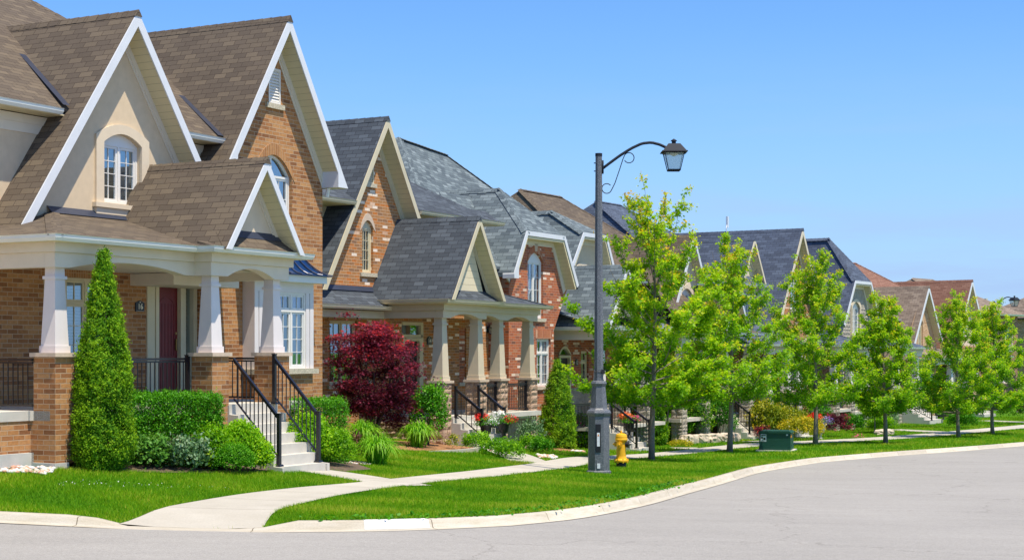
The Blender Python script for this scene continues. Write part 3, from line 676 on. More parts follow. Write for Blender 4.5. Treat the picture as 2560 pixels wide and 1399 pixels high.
# ================================================================== No. 16
def house16():
    H = House('brick_house', 'nearest tan brick and stucco house with brown roof and dark red door, number 16', -7.82, 27.6, 28.1, -2.05)
    ka, kb_ = 1.42, 1.58; T_ = 'trim_white'
    # main body and low hip roof behind the gables
    mb = MB(); mb.box(-7.2, 11.0, -11, -2.56, 1.7, 4.45); H.part('upper_wall', mb, 'stucco')
    mb = MB(); f = [(-7.7, 4.3), (11.4, 4.3)]
    mb.box(-7.2, 7.1, -2.56, -2.54, 4.12, 4.46); mb.box(-7.2, 7.1, -2.56, -2.525, 4.3, 4.461); H.part('frieze', mb, 'board_cream')
    e = 4.62; pit = .68; rg = e+pit*5.2
    mb = MB()
    e2 = e+pit*.2; A, B, Cc, D = (-7.8, -2.3, e2), (10.9, -2.3, e2), (10.9, -12.5, e), (-7.8, -12.5, e); r0, r1 = (-2.8, -7.3, rg), (6.3, -7.3, rg)
    for a_, b_, c_, d_ in ((-8, 2.62, 2.62, -7.8), (5.45, 7.3, 7.3, 5.45)): slab(mb, [(a_, -2.1, e), (b_, -2.1, e), (c_, -2.3, e2), (d_, -2.3, e2)])
    slab(mb, [A, B, r1, r0]); slab(mb, [B, Cc, r1]); slab(mb, [Cc, D, r0, r1]); slab(mb, [D, A, r0])
    ridge_caps(mb, B, r1, tilt=.5); ridge_caps(mb, r0, r1, tilt=.5); r = H.part('roof', mb, 'shingle_brown')
    mb = MB(); mb.box(-8, 2.45, -2.56, -2.12, e-.14, e-.11); H.part('soffit', mb, 'soffit_cream', r); mb = MB(); mb.box(5.6, 7.1, -2.56, -2.12, e-.14, e-.11); H.part('soffit', mb, 'soffit_cream', r)
    gutter(H, [(2.32, -2.12), (-7.9, -2.12)], e-.02, parent=r)
    gutter(H, [(7.45, -2.12), (5.6, -2.12)], e-.02, parent=r)
    # downspout elbow below the short gutter
    mb = MB(); mb.tube([(7.3, -2.02, e-.13), (7.3, -2.05, e-.28), (7.22, -2.15, e-.38), (7.3, -2.2, e-.44)], .045, 8); H.part('downspout', mb, 'gutter_white', r)
    # stucco gable
    ua, wa = 4.02, 6.74
    mb = MB(); pl = [(1.3, 2.2), (6.8, 2.2), (6.8, wa-.25-ka*2.78), (ua, wa-.25), (1.3, wa-.25-ka*2.72)]
    wh = hole(3.52, 4.62, 2.93, 4.12, .2); mb.wall(pl, [wh], -2.15); H.part('gable_wall', mb, 'stucco')
    window(H, 3.52, 4.62, 2.93, 4.12, -2.15, sashes=2, rows=4, cols=2, arch=.2, trim=.22, trimmat='stucco_light', inner='curtain')
    gable_roof(H, ua, wa, ka, .72, 6.95, -1.7, -8.2, 'shingle_brown', frieze=.11, ov=.45)
    # brick gable wing
    ua, wa = 9.1, 7.56
    mb = MB(); pl = [(7.15, -2.5), (11.05, -2.5), (11.05, 4.15), (ua, wa-.28), (7.15, 4.15)]
    h1 = hole(8.44, 9.82, 2.55, 4.0, .46); h2 = hole(8.92, 9.36, 5.62, 6.42)
    bay = hole(8.28, 9.92, -.4, 1.32)
    mb.wall(pl, [h1, h2, bay], -2.15); mb.box(7.15, 7.16, -8, -2.152, -2.5, 4.15); mb.box(11.04, 11.05, -12, -2.152, -2.5, 4.15)
    H.part('wall', mb, 'brick_tan')
    window(H, 8.44, 9.82, 2.55, 4.0, -2.15, sashes=2, rows=3, cols=2, arch=.46, archglass=True, lintel=.3, sill=.1)
    # louvred vent
    v = MB(); frame_rects(v, 8.92, 9.36, 5.62, 6.42, .045, -2.2, -2.13); z = 5.68
    while z < 6.36: v.add([(8.965, -2.14, z), (9.315, -2.14, z), (9.315, -2.18, z+.078), (8.965, -2.18, z+.078), (8.965, -2.15, z-.008), (9.315, -2.15, z-.008)], [(0, 1, 2, 3), (0, 1, 5, 4)]); z += .068
    vo_ = H.part('louvre_vent', v, 'window_white'); s = MB(); s.box(8.8, 9.48, -2.2, -2.09, 5.5, 5.615); H.part('sill', s, 'sill_rough', vo_)
    s = MB(); s.box(8.88, 9.4, -2.16, -2.138, 6.425, 6.66); H.part('lintel', s, 'soldier_tan', vo_)
    r = gable_roof(H, ua, wa, kb_, 6.55, 11.42, -1.7, -9.5, 'shingle_brown', frieze=.13, ov=.45, bw=.17)
    for sgn, u0 in ((1, 11.05), (-1, 7.15)):
        mb = MB(); x1 = ua+sgn*2.32; wbt = 3.87
        pts = [(u0-sgn*.04, wbt), (x1, wbt), (x1, wa-.03-kb_*2.32), (u0-sgn*.04, wa-.05-kb_*abs(u0-sgn*.04-ua))]
        mb.prism(pts, 1, -2.15, -1.664); H.part('eave_return', mb, 'trim_white', r)
    mb = MB(); mb.tube([(11.08, -2.0, 3.86), (11.08, -2.04, 3.66)], .05, 8); H.part('downspout', mb, 'gutter_white', r)
    # bay window box
    vb = -1.82
    mb = MB()
    mb.box(7.98, 10.22, -2.15, vb, 1.33, 1.56)
    mb.box(7.98, 8.28, -2.15, vb-.03, -.4, 1.33); mb.box(9.92, 10.22, -2.15, vb-.03, -.4, 1.33)
    for a, b in ((7.98, 8.12), (8.15, 8.28), (9.92, 10.05), (10.08, 10.22)): mb.box(a, b, vb-.029, vb, -.4, 1.329)
    bx = H.part('bay_box', mb, 'trim_cream' if 0 else 'column_white')
    window(H, 8.28, 9.92, -.4, 1.33, vb, sashes=3, rows=4, cols=2, transom=.42, rec=.04, inner='curtain', mat='window_white')
    mb = MB(); mb.box(7.9, 10.32, -2.15, vb+.08, -.52, -.401); H.part('sill', mb, 'sill_rough', bx)
    mb = MB(); mb.box(7.98, 10.2, -2.149, vb-.01, -2.5, -.521); H.part('bay_base', mb, 'brick_tan')
    mb = MB(); mb.box(7.75, 10.45, -2.15, -1.6, 1.561, 1.72); H.part('fascia', mb, 'gutter_white', bx)
    mb = MB(); n = 7; u0, u1, uu0, uu1 = 7.68, 10.56, 8.5, 9.75
    ring = lambda t: [(u0+(uu0-u0)*t, -1.52-.63*t, 1.735+.82*(t**1.9)), (u1+(uu1-u1)*t, -1.52-.63*t, 1.735+.82*(t**1.9)), (u1+(uu1-u1)*t, -2.16, 1.735+.82*(t**1.9)), (u0+(uu0-u0)*t, -2.16, 1.735+.82*(t**1.9))]
    rs = [ring(t/n) for t in range(n+1)]
    for a, b in zip(rs, rs[1:]):
        for i, j in ((0, 1), (1, 2), (3, 0)): mb.add([a[i], a[j], b[j], b[i]], [(0, 1, 2, 3)])
    mb.box(u0+.01, u1-.01, -2.15, -1.53, 1.721, 1.734)
    br = H.part('bay_roof', mb, 'metal_roof')
    mb = MB()
    for x in np.linspace(0, 1, 8):
        pts = [(rs[k][0][0]+(rs[k][1][0]-rs[k][0][0])*x, rs[k][0][1]+.004, rs[k][0][2]+.018) for k in range(n+1)]; mb.tube(pts, .016, 5)
    H.part('seam', mb, 'flashing', br)
    # porch: door wall, ceiling, deck
    mb = MB(); dh = hole(6.62, 7.02, -1.03, 1.5); vw = -2.75
    D0, D1 = 5.95, 6.72
    wn_ = hole(2.55, 4.35, -.35, 1.45); dn = hole(5.55, 7.05, -1.03, 1.55)
    mb.wall([(-7.2, -2.6), (7.15, -2.6), (7.15, 2.0), (-7.2, 2.0)], [wn_, dn], vw, .3); H.part('porch_wall', mb, 'brick_tan')
    window(H, 2.55, 4.35, -.35, 1.45, vw, sashes=3, rows=3, cols=2, transom=.5, rec=.06, mat='window_cream', inner='blind', sill=.08, lintel=.3)
    door(H, 5.85, 6.55, -1.0, 1.42, vw+.02, 'door_red')
    mb = MB(); mb.box(5.5, 5.74, vw-.15, vw+.03, -1.03, 1.5); mb.box(6.66, 6.74, vw-.15, vw+.03, -1.03, 1.5); mb.box(7.0, 7.12, vw-.15, vw+.03, -1.03, 1.5); mb.box(5.5, 7.12, vw-.15, vw+.06, 1.525, 1.62); mb.box(6.74, 7.0, vw-.1, vw-.05, -1.03, -.8)
    sl_ = H.part('sidelight', mb, 'window_cream'); mb = MB(); mb.add([(6.74, vw-.08, -.8), (7.0, vw-.08, -.8), (7.0, vw-.08, 1.5), (6.74, vw-.08, 1.5)], [(0, 1, 2, 3)]); H.part('pane', mb, 'glass', sl_, fixn=False)
    mb = MB(); mb.box(5.5, 7.1, vw-.9, vw-.85, -1.1, 1.6); H.part('dark_backing', mb, 'room_dark', sl_)
    sign(H, '16', 5.28, vw, .93, .27, .22)
    mb = MB(); mb.box(.05, 6.15, -2.75, -.1, 1.6, 1.63); mb.box(5.0, 7.14, -2.749, -1.6, 1.35, 1.59); H.part('porch_ceiling', mb, 'board_cream')
    mb = MB(); mb.box(-7, -.0, -8, -.55, -1.2, -1.03); mb.box(.0, 7.14, -2.74, -.12, -1.2, -1.031); mb.box(-.08, .06, -2.7, -.5, -1.2, -1.029); mb.box(3.75, 7.0, -.12, .2, -1.2, -1.032); H.part('porch_floor', mb, 'concrete')
    mb = MB(); mb.box(-.0, .04, -2.7, -.5, -1.75, -1.2); mb.box(.3, 6.1, -.35, -.3, -2.4, -1.2); mb.box(-7, .0, -.62, -.57, -1.75, -1.2); H.part('porch_base', mb, 'brick_tan')
    mb = MB(); mb.box(-7, .03, -.66, -.5, -2.6, -1.75); mb.box(-.04, .3, -.55, .03, -2.6, -1.92); mb.box(-.05, .2, -2.7, -.5, -2.6, -1.75); H.part('foundation', mb, 'foundation')
    mb = MB(); mb.lathe([(.055, -.005), (.055, .012)], 0, 0, 16); vt = MB(); vt.add([(-.9+p[0], -.56+p[2], -1.42+p[1]) for p in mb.v], mb.f); H.part('vent_cap', vt, 'white_plastic')
    for (u, v, b) in ((0, 0, -1.93), (3.72, .41, -2.5), (5.69, .41, -2.5)):
        pier(H, u, v, b, -.03, 'brick_tan', .5)
        column(H, u+.25, v-.25, -.03, 1.44, .33, .235)
    # beams: (w 1.44-1.70 lower, 1.70-1.88 upper)
    beam_face(H, 0, 3.70, -.01, 1.44, 1.70, .36, 3.42, .15)
    beam_face(H, 3.70, 6.19, .40, 1.44, 1.70, 4.2, 5.7, .18)
    mb = MB(); mb.box(-.0, .24, -8, -.252, 1.44, 1.70); mb.box(3.7, 3.94, -.3, .159, 1.44, 1.70); mb.box(5.95, 6.19, -2.7, .159, 1.44, 1.70); H.part('beam', mb, 'board_cream')
    pth = [(6.19, -2.1), (6.19, .40), (3.70, .40), (3.70, -.01), (0, -.01), (0, -8)]
    mb = MB(); mb.sweep(pth[::-1], [(0, 1.701), (-.07, 1.701), (-.07, 1.88), (0, 1.88)][::-1]); H.part('fascia', mb, 'board_cream')
    g = MB(); g.sweep(pth[::-1], [(-.06, 1.865), (-.27, 1.865), (-.27, 1.885), (-.06, 1.885)]); H.part('soffit', g, 'soffit_cream')
    gp = [(6.19+.27, -2.1), (6.19+.27, .67), (3.43, .67), (3.43, .26), (-.27, .26), (-.27, -8)]
    mb = MB(); mb.sweep(gp[::-1], [(-o, 1.98+z) for o, z in GUT]); H.part('gutter', mb, 'gutter_white')
    # porch roof
    pr = .27; e = 1.965; mb = MB(); bk = -2.2
    wA = e+pr*(.30+2.2)
    slab(mb, [(-.31, .3, e), (7.1, .3, e), (7.1, bk, wA), (-.31+2.5, bk, wA)], .05)
    slab(mb, [(-.31, .3, e), (-.31+2.5, bk, wA), (-.31+2.5, -8, wA), (-.31, -8, e)], .05)
    slab(mb, [(3.42, .72, e-.0), (6.5, .72, e), (6.5, -2.2, e+.95), (3.42, -2.2, e+.95)][:0] or [(3.4, .72, e+.003), (6.5, .72, e+.003), (6.5, .3, e+.12), (3.4, .3, e+.12)], .05)
    ridge_caps(mb, (-.31, .3, e), (2.19, bk, wA), tilt=.15, wd=.14); r = H.part('porch_roof', mb, 'shingle_brown')
    mb = MB(); mb.add([(2.0, -2.0, wA-.035), (6.0, -2.0, wA-.035), (6.0, -2.145, wA+.10), (2.0, -2.145, wA+.10), (6.0, -2.145, wA+.001), (2.0, -2.145, wA)], [(0, 1, 2, 3)]); H.part('flashing', mb, 'flashing', r, fixn=False)
    # porch gable
    ua, wa, k = 4.87, 3.78, 1.46
    mb = MB(); mb.wall([(3.9, 2.25), (5.84, 2.25), (ua, wa-.2)], [], .42); H.part('gable_wall', mb, 'stucco_light')
    mb = MB(); slab(mb, [(3.62, .74, e+.005), (6.12, .74, e+.005), (5.9, .40, e+.32), (3.84, .40, e+.32)], .03); r2 = H.part('skirt_roof', mb, 'shingle_brown')
    mb = MB(); mb.add([(3.88, .50, e+.24), (5.86, .50, e+.24), (5.86, .425, e+.38), (3.88, .425, e+.38)], [(0, 1, 2, 3)]); H.part('flashing', mb, 'flashing', r2, fixn=False)
    gable_roof(H, ua, wa, k, 3.60, 6.14, .82, -2.6, 'shingle_brown', frieze=.08, ov=.40, bw=.13, th=.09)
    # valley flashings
    mb = MB(); mb.add([(8.15, -4.28, 6.09), (7.26, -2.1, 4.66), (7.06, -2.1, 4.66), (7.95, -4.28, 6.09)], [(0, 1, 2, 3)]); H.part('valley', mb, 'flashing', fixn=False)
    mb = MB(); mb.add([(3.95, -5.3, 6.74), (2.52, -2.05, 4.68), (2.34, -2.05, 4.68), (3.77, -5.3, 6.74)], [(0, 1, 2, 3)]); H.part('valley', mb, 'flashing', fixn=False)
    # stairs and railings
    s = steps(H, 4.27, 5.66, .40, .21, -1.03, .194, 7)
    railing(H, (4.32, .46), (4.32, 1.53), -1.08, -2.19, h=.93, posts=(0, 1), n=11, base=.16)
    railing(H, (5.62, .46), (5.62, 1.53), -1.06, -2.19, h=.93, posts=(1, 1), n=11, base=.16)
    railing(H, (.5, -.16), (3.68, -.16), -1.03, h=.88, posts=(0, 1))
    railing(H, (-.02, -.5), (-.02, -2.7), -1.03, h=.88, posts=(0, 0))
    railing(H, (5.9, -.1), (5.9, -1.75), -1.03, h=.88, posts=(1, 1))
house16()
# ================================================================== No. 14
def house14():
    H = House('brick_house', 'mottled brick house with slate roof, four beige porch columns on rough stone piers, number 14', -1.92, 45, 28.1, -2.7)
    T_ = 'trim_beige'; SH = 'shingle_slate'
    mb = MB(); mb.box(-5, 6.9, -11, -2.85, 1.51, 4.0); mb.box(-5, 6.9, -11, -4.2, -2.9, 1.51); H.part('wall', mb, 'brick_mix')
    e = 4.16; mb = MB(); hh = .6*4.4
    e2 = e+.6*.6; A, B, Cc, D = (-6, -2.5, e2), (6.8, -2.5, e2-.15), (6.8, -11, e), (-6, -11, e)
    for a_, b_ in ((-6, -1.5), (1.75, 6.9)): slab(mb, [(a_, -1.9, e), (b_, -1.9, e), (b_, -2.5, e2), (a_, -2.5, e2)])
    r0, r1 = (-1.6, -6.4, e+hh), (2.4, -6.5, e+hh)
    slab(mb, [A, B, r1, r0]); slab(mb, [B, Cc, r1]); slab(mb, [D, A, r0]); slab(mb, [Cc, D, r0, r1]); ridge_caps(mb, B, r1, tilt=.5); ridge_caps(mb, r0, r1, tilt=.5); r = H.part('roof', mb, SH)
    mb = MB(); mb.box(1.9, 6.9, -2.85, -1.95, e-.14, e-.115); H.part('soffit', mb, 'soffit_cream', r); mb = MB(); mb.box(-6, -1.7, -2.85, -1.95, e-.14, e-.115); H.part('soffit', mb, 'soffit_cream', r)
    gutter(H, [(-1.6, -1.92), (-6, -1.92)], e-.02, 'trim_beige', r); gutter(H, [(6.9, -9), (6.9, -1.92), (1.85, -1.92)], e-.02, 'trim_beige', r)
    mb = MB(); mb.box(-5, 6.92, -2.85, -2.8, e-.45, e-.145); H.part('frieze', mb, T_, r)
    # main gable
    ua, wa, k = .1, 6.68, 1.55; vw = -2.35
    pl = [(-2.9, 1.7), (2.9, 1.7), (2.9, wa-.28-k*2.8), (ua, wa-.28), (-2.9, wa-.28-k*3.0)]
    h1 = hole(-.52, .04, 2.22, 3.52, .2); h2 = hole(-.32, .05, 4.78, 5.5)
    mb = MB(); mb.wall(pl, [h1, h2], vw); H.part('gable_wall', mb, 'brick_mix')
    window(H, -.52, .04, 2.22, 3.52, vw, sashes=1, rows=4, cols=3, arch=.2, mat='window_cream', sill=.14, inner=None, lintel=.24, lintelmat='stone_cap')
    v = MB(); frame_rects(v, -.32, .05, 4.78, 5.5, .045, vw-.05, vw+.02); z = 4.84
    while z < 5.44: v.add([(-.275, vw+.01, z), (.005, vw+.01, z), (.005, vw-.03, z+.075), (-.275, vw-.03, z+.075)], [(0, 1, 2, 3)]); z += .065
    vo_ = H.part('louvre_vent', v, T_, fixn=False); s = MB(); s.box(-.42, .15, vw-.05, vw+.07, 4.66, 4.775); H.part('sill', s, 'sill_rough', vo_)
    s = MB(); s.prism([(-.36, 5.505), (.1, 5.505), (.12, 5.78), (-.38, 5.78)], 1, vw-.02, vw+.012); H.part('lintel', s, 'stone_cap', vo_)
    gable_roof(H, ua, wa, k, -3.15, 2.85, -1.9, -8, SH, board=T_, frieze=.13, ov=.45, bw=.16)
    # low roof left of the porch
    mb = MB(); slab(mb, [(-3.6, -1.72, 1.26), (0.3, -1.72, 1.26), (.3, -2.35, 1.72), (-3.6, -2.35, 1.72)], .05); r = H.part('low_roof', mb, SH)
    mb = MB(); mb.add([(-3.6, -2.25, 1.69), (2.8, -2.25, 1.69), (2.8, -2.344, 1.83), (-3.6, -2.344, 1.83)], [(0, 1, 2, 3)]); H.part('flashing', mb, 'flashing', r, fixn=False)
    mb = MB(); mb.sweep([(-3.6, -1.74), (.0, -1.74), (0, -1.3)][:2], [(-o, 1.26+z) for o, z in GUT]); H.part('gutter', mb, T_, r)
    mb = MB(); mb.box(-3.6, .1, -2.8, -1.95, .92, 1.13); H.part('frieze', mb, T_, r)
    # front wall at porch level
    vd = -2.8; mb = MB()
    hs = [hole(-1.5, -.1, -.95, .86), hole(2.3, 3.5, -1.85, .8), hole(5.75, 6.2, -1.0, .75)]
    mb.wall([(-5, -2.9), (9.3, -2.9), (9.3, 1.5), (-5, 1.5)], hs, vd, .3); H.part('porch_wall', mb, 'brick_mix')
    window(H, -1.5, -.1, -.95, .86, vd, sashes=2, rows=4, cols=2, transom=.5, mat='window_cream', sill=.1, lintel=.28, inner=None)
    door(H, 2.4, 3.25, -1.82, .3, vd+.02, 'door_dark')
    mb = MB(); mb.box(3.36, 3.5, vd-.1, vd+.03, -1.85, .8); mb.box(2.3, 3.5, vd-.1, vd+.03, .41, .5); mb.box(2.3, 3.5, vd-.1, vd+.03, .78, .88); sl_ = H.part('sidelight', mb, 'window_cream')
    mb = MB(); mb.add([(2.3, vd-.06, .5), (3.36, vd-.06, .5), (3.36, vd-.06, .8), (2.3, vd-.06, .8)], [(0, 1, 2, 3)]); H.part('pane', mb, 'glass', sl_, fixn=False)
    mb = MB(); mb.box(2.2, 3.5, vd-.5, vd-.45, -1.9, .9); H.part('dark_backing', mb, 'room_dark', sl_)
    window(H, 5.75, 6.2, -1.0, .75, vd, sashes=1, rows=4, cols=2, transom=.45, mat='window_cream', sill=.08, inner=None)
    sign(H, '14', 3.88, vd, .32, .28, .26)
    wall_lamp(H, 4.2, vd, .75); wall_lamp(H, 7.6, vd, .7)
    mb = MB(); mb.box(.2, 6.6, -2.75, -.3, 1.14, 1.16); H.part('porch_ceiling', mb, 'board_cream')
    mb = MB(); mb.box(.05, 6.3, -2.79, -.15, -2.0, -1.86); mb.box(4.4, 6.2, -.5, -.36, -2.08, -1.861); H.part('porch_floor', mb, 'concrete')
    mb = MB(); rs = random.Random(5); stone_faces(mb, 4.4, 6.15, -.75, -.5, -3.3, -2.08, rs); H.part('porch_base', mb, 'stone_tan', fixn=False); mb = MB(); stone_faces(mb, -.0, .4, -2.7, -.5, -2.9, -2.0, rs); H.part('porch_base', mb, 'stone_tan', fixn=False)
    pp = [(0, 0), (2.05, 0), (4.0, -.35), (5.98, -.35)]
    for i, (u, v) in enumerate(pp):
        pier(H, u, v, -3.2 if i > 1 else -2.95, -.83, 'stone_tan', .47, True, 11+i)
        column(H, u+.23, v-.23, -.83, .93, .36, .26, 'column_beige')
    beam_face(H, 0, 2.5, 0, .93, 1.14, .42, 2.08, .13, 'column_beige', parent=None)
    beam_face(H, 2.2, 6.45, -.35, .93, 1.14, 2.5, 3.95, .12, 'column_beige', more=[(4.45, 5.95)])
    mb = MB(); mb.box(0, .24, -2.7, -.25, .93, 1.14); H.part('beam', mb, 'column_beige'); mb = MB(); mb.box(6.21, 6.45, -2.7, -.6, .93, 1.14); H.part('beam', mb, 'column_beige')
    pth = [(6.45, -2.7), (6.45, -.35), (2.5, -.35), (2.5, 0), (0, 0), (0, -2.7)]
    mb = MB(); mb.sweep(pth[::-1], [(0, 1.141), (-.07, 1.141), (-.07, 1.33), (0, 1.33)]); H.part('fascia', mb, 'column_beige')
    mb = MB(); mb.sweep(pth[::-1], [(-.06, 1.315), (-.27, 1.315), (-.27, 1.335), (-.06, 1.335)]); H.part('soffit', mb, 'soffit_cream')
    gp = [(6.72, -2.7), (6.72, -.08), (3.0, -.08), (2.77, .27), (-.27, .27), (-.27, -2.7)]
    mb = MB(); mb.sweep([(-.27, -2.3), (-.27, .27), (2.95, .27)], [(-o, 1.44+z) for o, z in GUT]); mb.sweep([(2.6, -.08), (6.72, -.08), (6.72, -2.3)], [(-o, 1.43+z) for o, z in GUT]); H.part('gutter', mb, T_)
    mb = MB(); e = 1.42; pr = .32
    slab(mb, [(-.3, -.05, e), (6.78, -.05, e), (6.78-2.3, -2.4, e+pr*2.35), (2.0, -2.4, e+pr*2.35)], .05); slab(mb, [(6.78, -.05, e), (6.78, -2.4, e), (6.78-2.3, -2.4, e+pr*2.35)], .05)
    ridge_caps(mb, (6.78, -.05, e), (4.48, -2.4, e+pr*2.35), tilt=.2); H.part('porch_roof', mb, SH)
    ua, wa, k = 1.32, 3.84, 1.53
    mb = MB(); mb.wall([(.4, 1.72), (2.24, 1.72), (ua, wa-.2)], [], 0.02); H.part('gable_wall', mb, 'siding_cream')
    mb = MB(); slab(mb, [(-.02, .33, e+.02), (2.7, .33, e+.02), (2.4, .0, e+.32), (.28, .0, e+.32)], .03); H.part('skirt_roof', mb, SH)
    gable_roof(H, ua, wa, k, -.26, 2.88, .42, -2.6, SH, board=T_, frieze=.09, ov=.40, bw=.13, th=.09)
    steps(H, .55, 2.0, .0, .24, -1.86, .172, 5)
    railing(H, (.62, .05), (.62, .9), -1.9, -2.52, h=.84, posts=(1, 1), n=5, base=.14)
    railing(H, (1.94, .05), (1.94, .9), -1.9, -2.52, h=.84, posts=(1, 1), n=6, base=.14)
    railing(H, (4.47, -.5), (5.95, -.5), -1.85, h=.84, posts=(0, 1)); railing(H, (2.55, -.5), (3.98, -.5), -1.85, h=.84, posts=(0, 1))
house14()
# ================================================================== No. 12
def house12():
    H = House('brick_house', 'red brick house with blue-grey roof, clipped gable and grey stone piers, number 12', 4.06, 58, 28.1, -3.55)
    SH = 'shingle_bluegrey'; T_ = 'trim_white'
    vw = -1.2
    mb = MB(); h1 = hole(-5.25, -4.12, 1.1, 3.02, .3); h0 = hole(-4.6, -3.55, -1.2, .42)
    pl = [(-7.0, -3.6), (-1.9, -3.6), (-1.9, 1.6), (-3.1, 3.74), (-5.5, 3.74), (-7.0, 1.9)]
    pl = [(-6.6, -3.6), (-3.3, -3.6), (-3.3, .72), (-2.0, 2.55), (-3.2, 3.72), (-5.5, 3.72), (-6.6, 2.1)]
    mb.wall(pl, [h1, h0], vw); mb.box(-6.6, -6.59, -9, vw-.002, -3.6, 2.6); H.part('wall', mb, 'brick_red')
    mb = MB(); mb.box(-7.1, 6, -11, -2.95, -3.6, 2.75); H.part('wall', mb, 'brick_red')
    window(H, -5.25, -4.12, 1.1, 3.02, vw, sashes=2, rows=4, cols=2, arch=.3, sill=.1, inner='blind', lintel=.3, lintelmat='soldier_red')
    window(H, -4.6, -3.55, -1.2, .42, vw, sashes=2, rows=3, cols=2, transom=.5, sill=.1, inner='blind', lintel=.3, lintelmat='soldier_red', sillmat='stone_cap')
    mb = MB(); mb.prism([(-4.76, 3.36), (-4.6, 3.36), (-4.56, 3.62), (-4.8, 3.62)], 1, vw, vw+.03); H.part('keystone', mb, 'stone_cap')
    # clipped gable roof: profile (u,w) with slopes, hip at the front
    def clipped(uL, wL, uTL, uTR, wT, uR, wR, vf, ridge_v, ridge_w, ridge_u, back, mats=SH, board=T_):
        mb = MB(); th = .14
        R0 = (ridge_u, ridge_v, ridge_w); RB = (ridge_u, back, ridge_w)
        L0, L1 = (uL, vf, wL), (uTL, vf, wT); Q0, Q1 = (uTR, vf, wT), (uR, vf, wR)
        slab(mb, [L0, L1, R0, RB, (uL, back, wL)], th); slab(mb, [L1, Q0, R0], th); slab(mb, [Q0, Q1, (uR, back, wR), RB, R0], th)
        ridge_caps(mb, L1, R0, tilt=.6); ridge_caps(mb, Q0, R0, tilt=.6); ridge_caps(mb, RB, R0, tilt=1.0)
        r = H_.part('roof', mb, mats)
        b = MB(); bw = .2
        pts = [(uL, wL), (uTL, wT), (uTR, wT), (uR, wR)]; inn = [(uL+.14, wL-.09), (uTL+.075, wT-.15), (uTR-.075, wT-.15), (uR-.14, wR-.09)]
        for i in range(3): b.prism([pts[i], pts[i+1], inn[i+1], inn[i]], 1, vf+.002, vf+.03)
        H_.part('bargeboard', b, board, r)
        s = MB(); i2 = [(x, z-.01) for x, z in inn]; i3 = [(uL+.22, wL-.16), (uTL+.12, wT-.24), (uTR-.12, wT-.24), (uR-.22, wR-.16)]
        for i in range(3): s.prism([i2[i], i2[i+1], i3[i+1], i3[i]], 1, vf-.42, vf-.002)
        H_.part('soffit', s, 'soffit_cream', r)
        f = MB(); i4 = [(uL+.40, wL-.3), (uTL+.2, wT-.40), (uTR-.2, wT-.40), (uR-.40, wR-.3)]
        for i in range(3): f.prism([i3[i], i3[i+1], i4[i+1], i4[i]], 1, vf-.42, vf-.37)
        H_.part('frieze', f, 'board_cream', r)
        return r
    H_ = H; globals()['clipped_roof'] = clipped
    def setH(h):
        nonlocal H_; H_ = h
    globals()['clipped_set'] = setH
    clipped(-7.0, 2.55, -6.12, -3.26, 3.95, -2.2, 2.3, -.8, -2.6, 5.55, -4.7, -9)
    # eave return on the left with its gutter
    mb = MB(); mb.prism([(-7.02, 2.36), (-6.7, 2.36), (-6.7, 2.95), (-7.02, 2.5)], 1, -1.2, -.768); H.part('eave_return', mb, T_)
    mb = MB(); mb.sweep([(-10.5, -1.5), (-7.05, -1.5)], [(-o, 2.72+z) for o, z in GUT]); H.part('gutter', mb, 'gutter_white')
    mb = MB(); slab(mb, [(-9.4, -1.35, 2.74), (-6.2, -1.35, 2.74), (-4.7, -3.6, 5.3), (-7.0, -3.6, 5.3)], .08); mb.box(-9.0, -6.6, -2.9, -1.6, 2.3, 2.6); H.part('roof', mb, SH)
    mb = MB(); mb.box(-8.8, -6.62, -9, -2.0, -3.6, 2.6); H.part('wall', mb, 'brick_red')
    # big hip behind
    mb = MB(); e = 2.74; A, B, Cc, D = (-9.4, -1.9, e), (5.6, -2.6, e), (5.6, -12, e), (-9.4, -12, e); r0, r1 = (-4.9, -6.5, 7.5), (-1.2, -6.8, 7.35)
    slab(mb, [A, B, r1, r0]); slab(mb, [B, Cc, r1]); slab(mb, [D, A, r0]); slab(mb, [Cc, D, r0, r1]); ridge_caps(mb, A, r0, tilt=.5); ridge_caps(mb, r0, r1, tilt=.5); ridge_caps(mb, B, r1, tilt=.5); H.part('roof', mb, SH)
    # second clipped gable over beige wall
    mb = MB(); mb.wall([(-1.0, 1.0), (3.2, 1.0), (3.2, 2.75), (2.4, 4.12), (.28, 4.12), (-1.0, 2.5)], [hole(.5, 1.5, 1.7, 2.9, .22)], -2.2); H.part('wall', mb, 'stucco')
    window(H, .5, 1.5, 1.7, 2.9, -2.2, sashes=2, rows=4, cols=2, arch=.22, trim=.16, trimmat='stucco_light')
    clipped(-1.0, 2.7, .3, 2.35, 4.35, 3.4, 2.6, -1.8, -3.4, 5.25, 0.9, -9)
    # porch
    vd = -2.2; mb = MB(); hs = [hole(-1.0, .4, -2.7, .25), hole(.9, 1.6, -1.3, 0)]
    hs = [hole(-.95, .05, -2.7, -.12, .3), hole(.95, 1.6, -1.25, 0)]
    mb.wall([(-2.0, -3.6), (6, -3.6), (6, .9), (-2.0, .9)], hs, vd, .25); mb.box(-3.31, -3.3, vd, -1.2, -3.6, .75); mb.wall([(-3.3, -3.6), (-2.0, -3.6), (-2.0, .9), (-3.3, .9)], [], vd); H.part('porch_wall', mb, 'brick_red')
    door(H, -.85, -.1, -2.68, -.25, vd+.02, 'door_dark'); mb = MB(); a_ = arc(-.95, .05, -.12, .3); b_ = arc(-.87, -.03, -.12, .22)
    for k in range(len(a_)-1): mb.prism([a_[k], a_[k+1], b_[k+1], b_[k]], 1, vd-.1, vd+.03)
    fl = H.part('fanlight', mb, 'window_cream'); mb = MB(); mb.add([(x, vd-.06, z) for x, z in b_], [tuple(range(len(b_)))]); H.part('pane', mb, 'glass', fl, fixn=False)
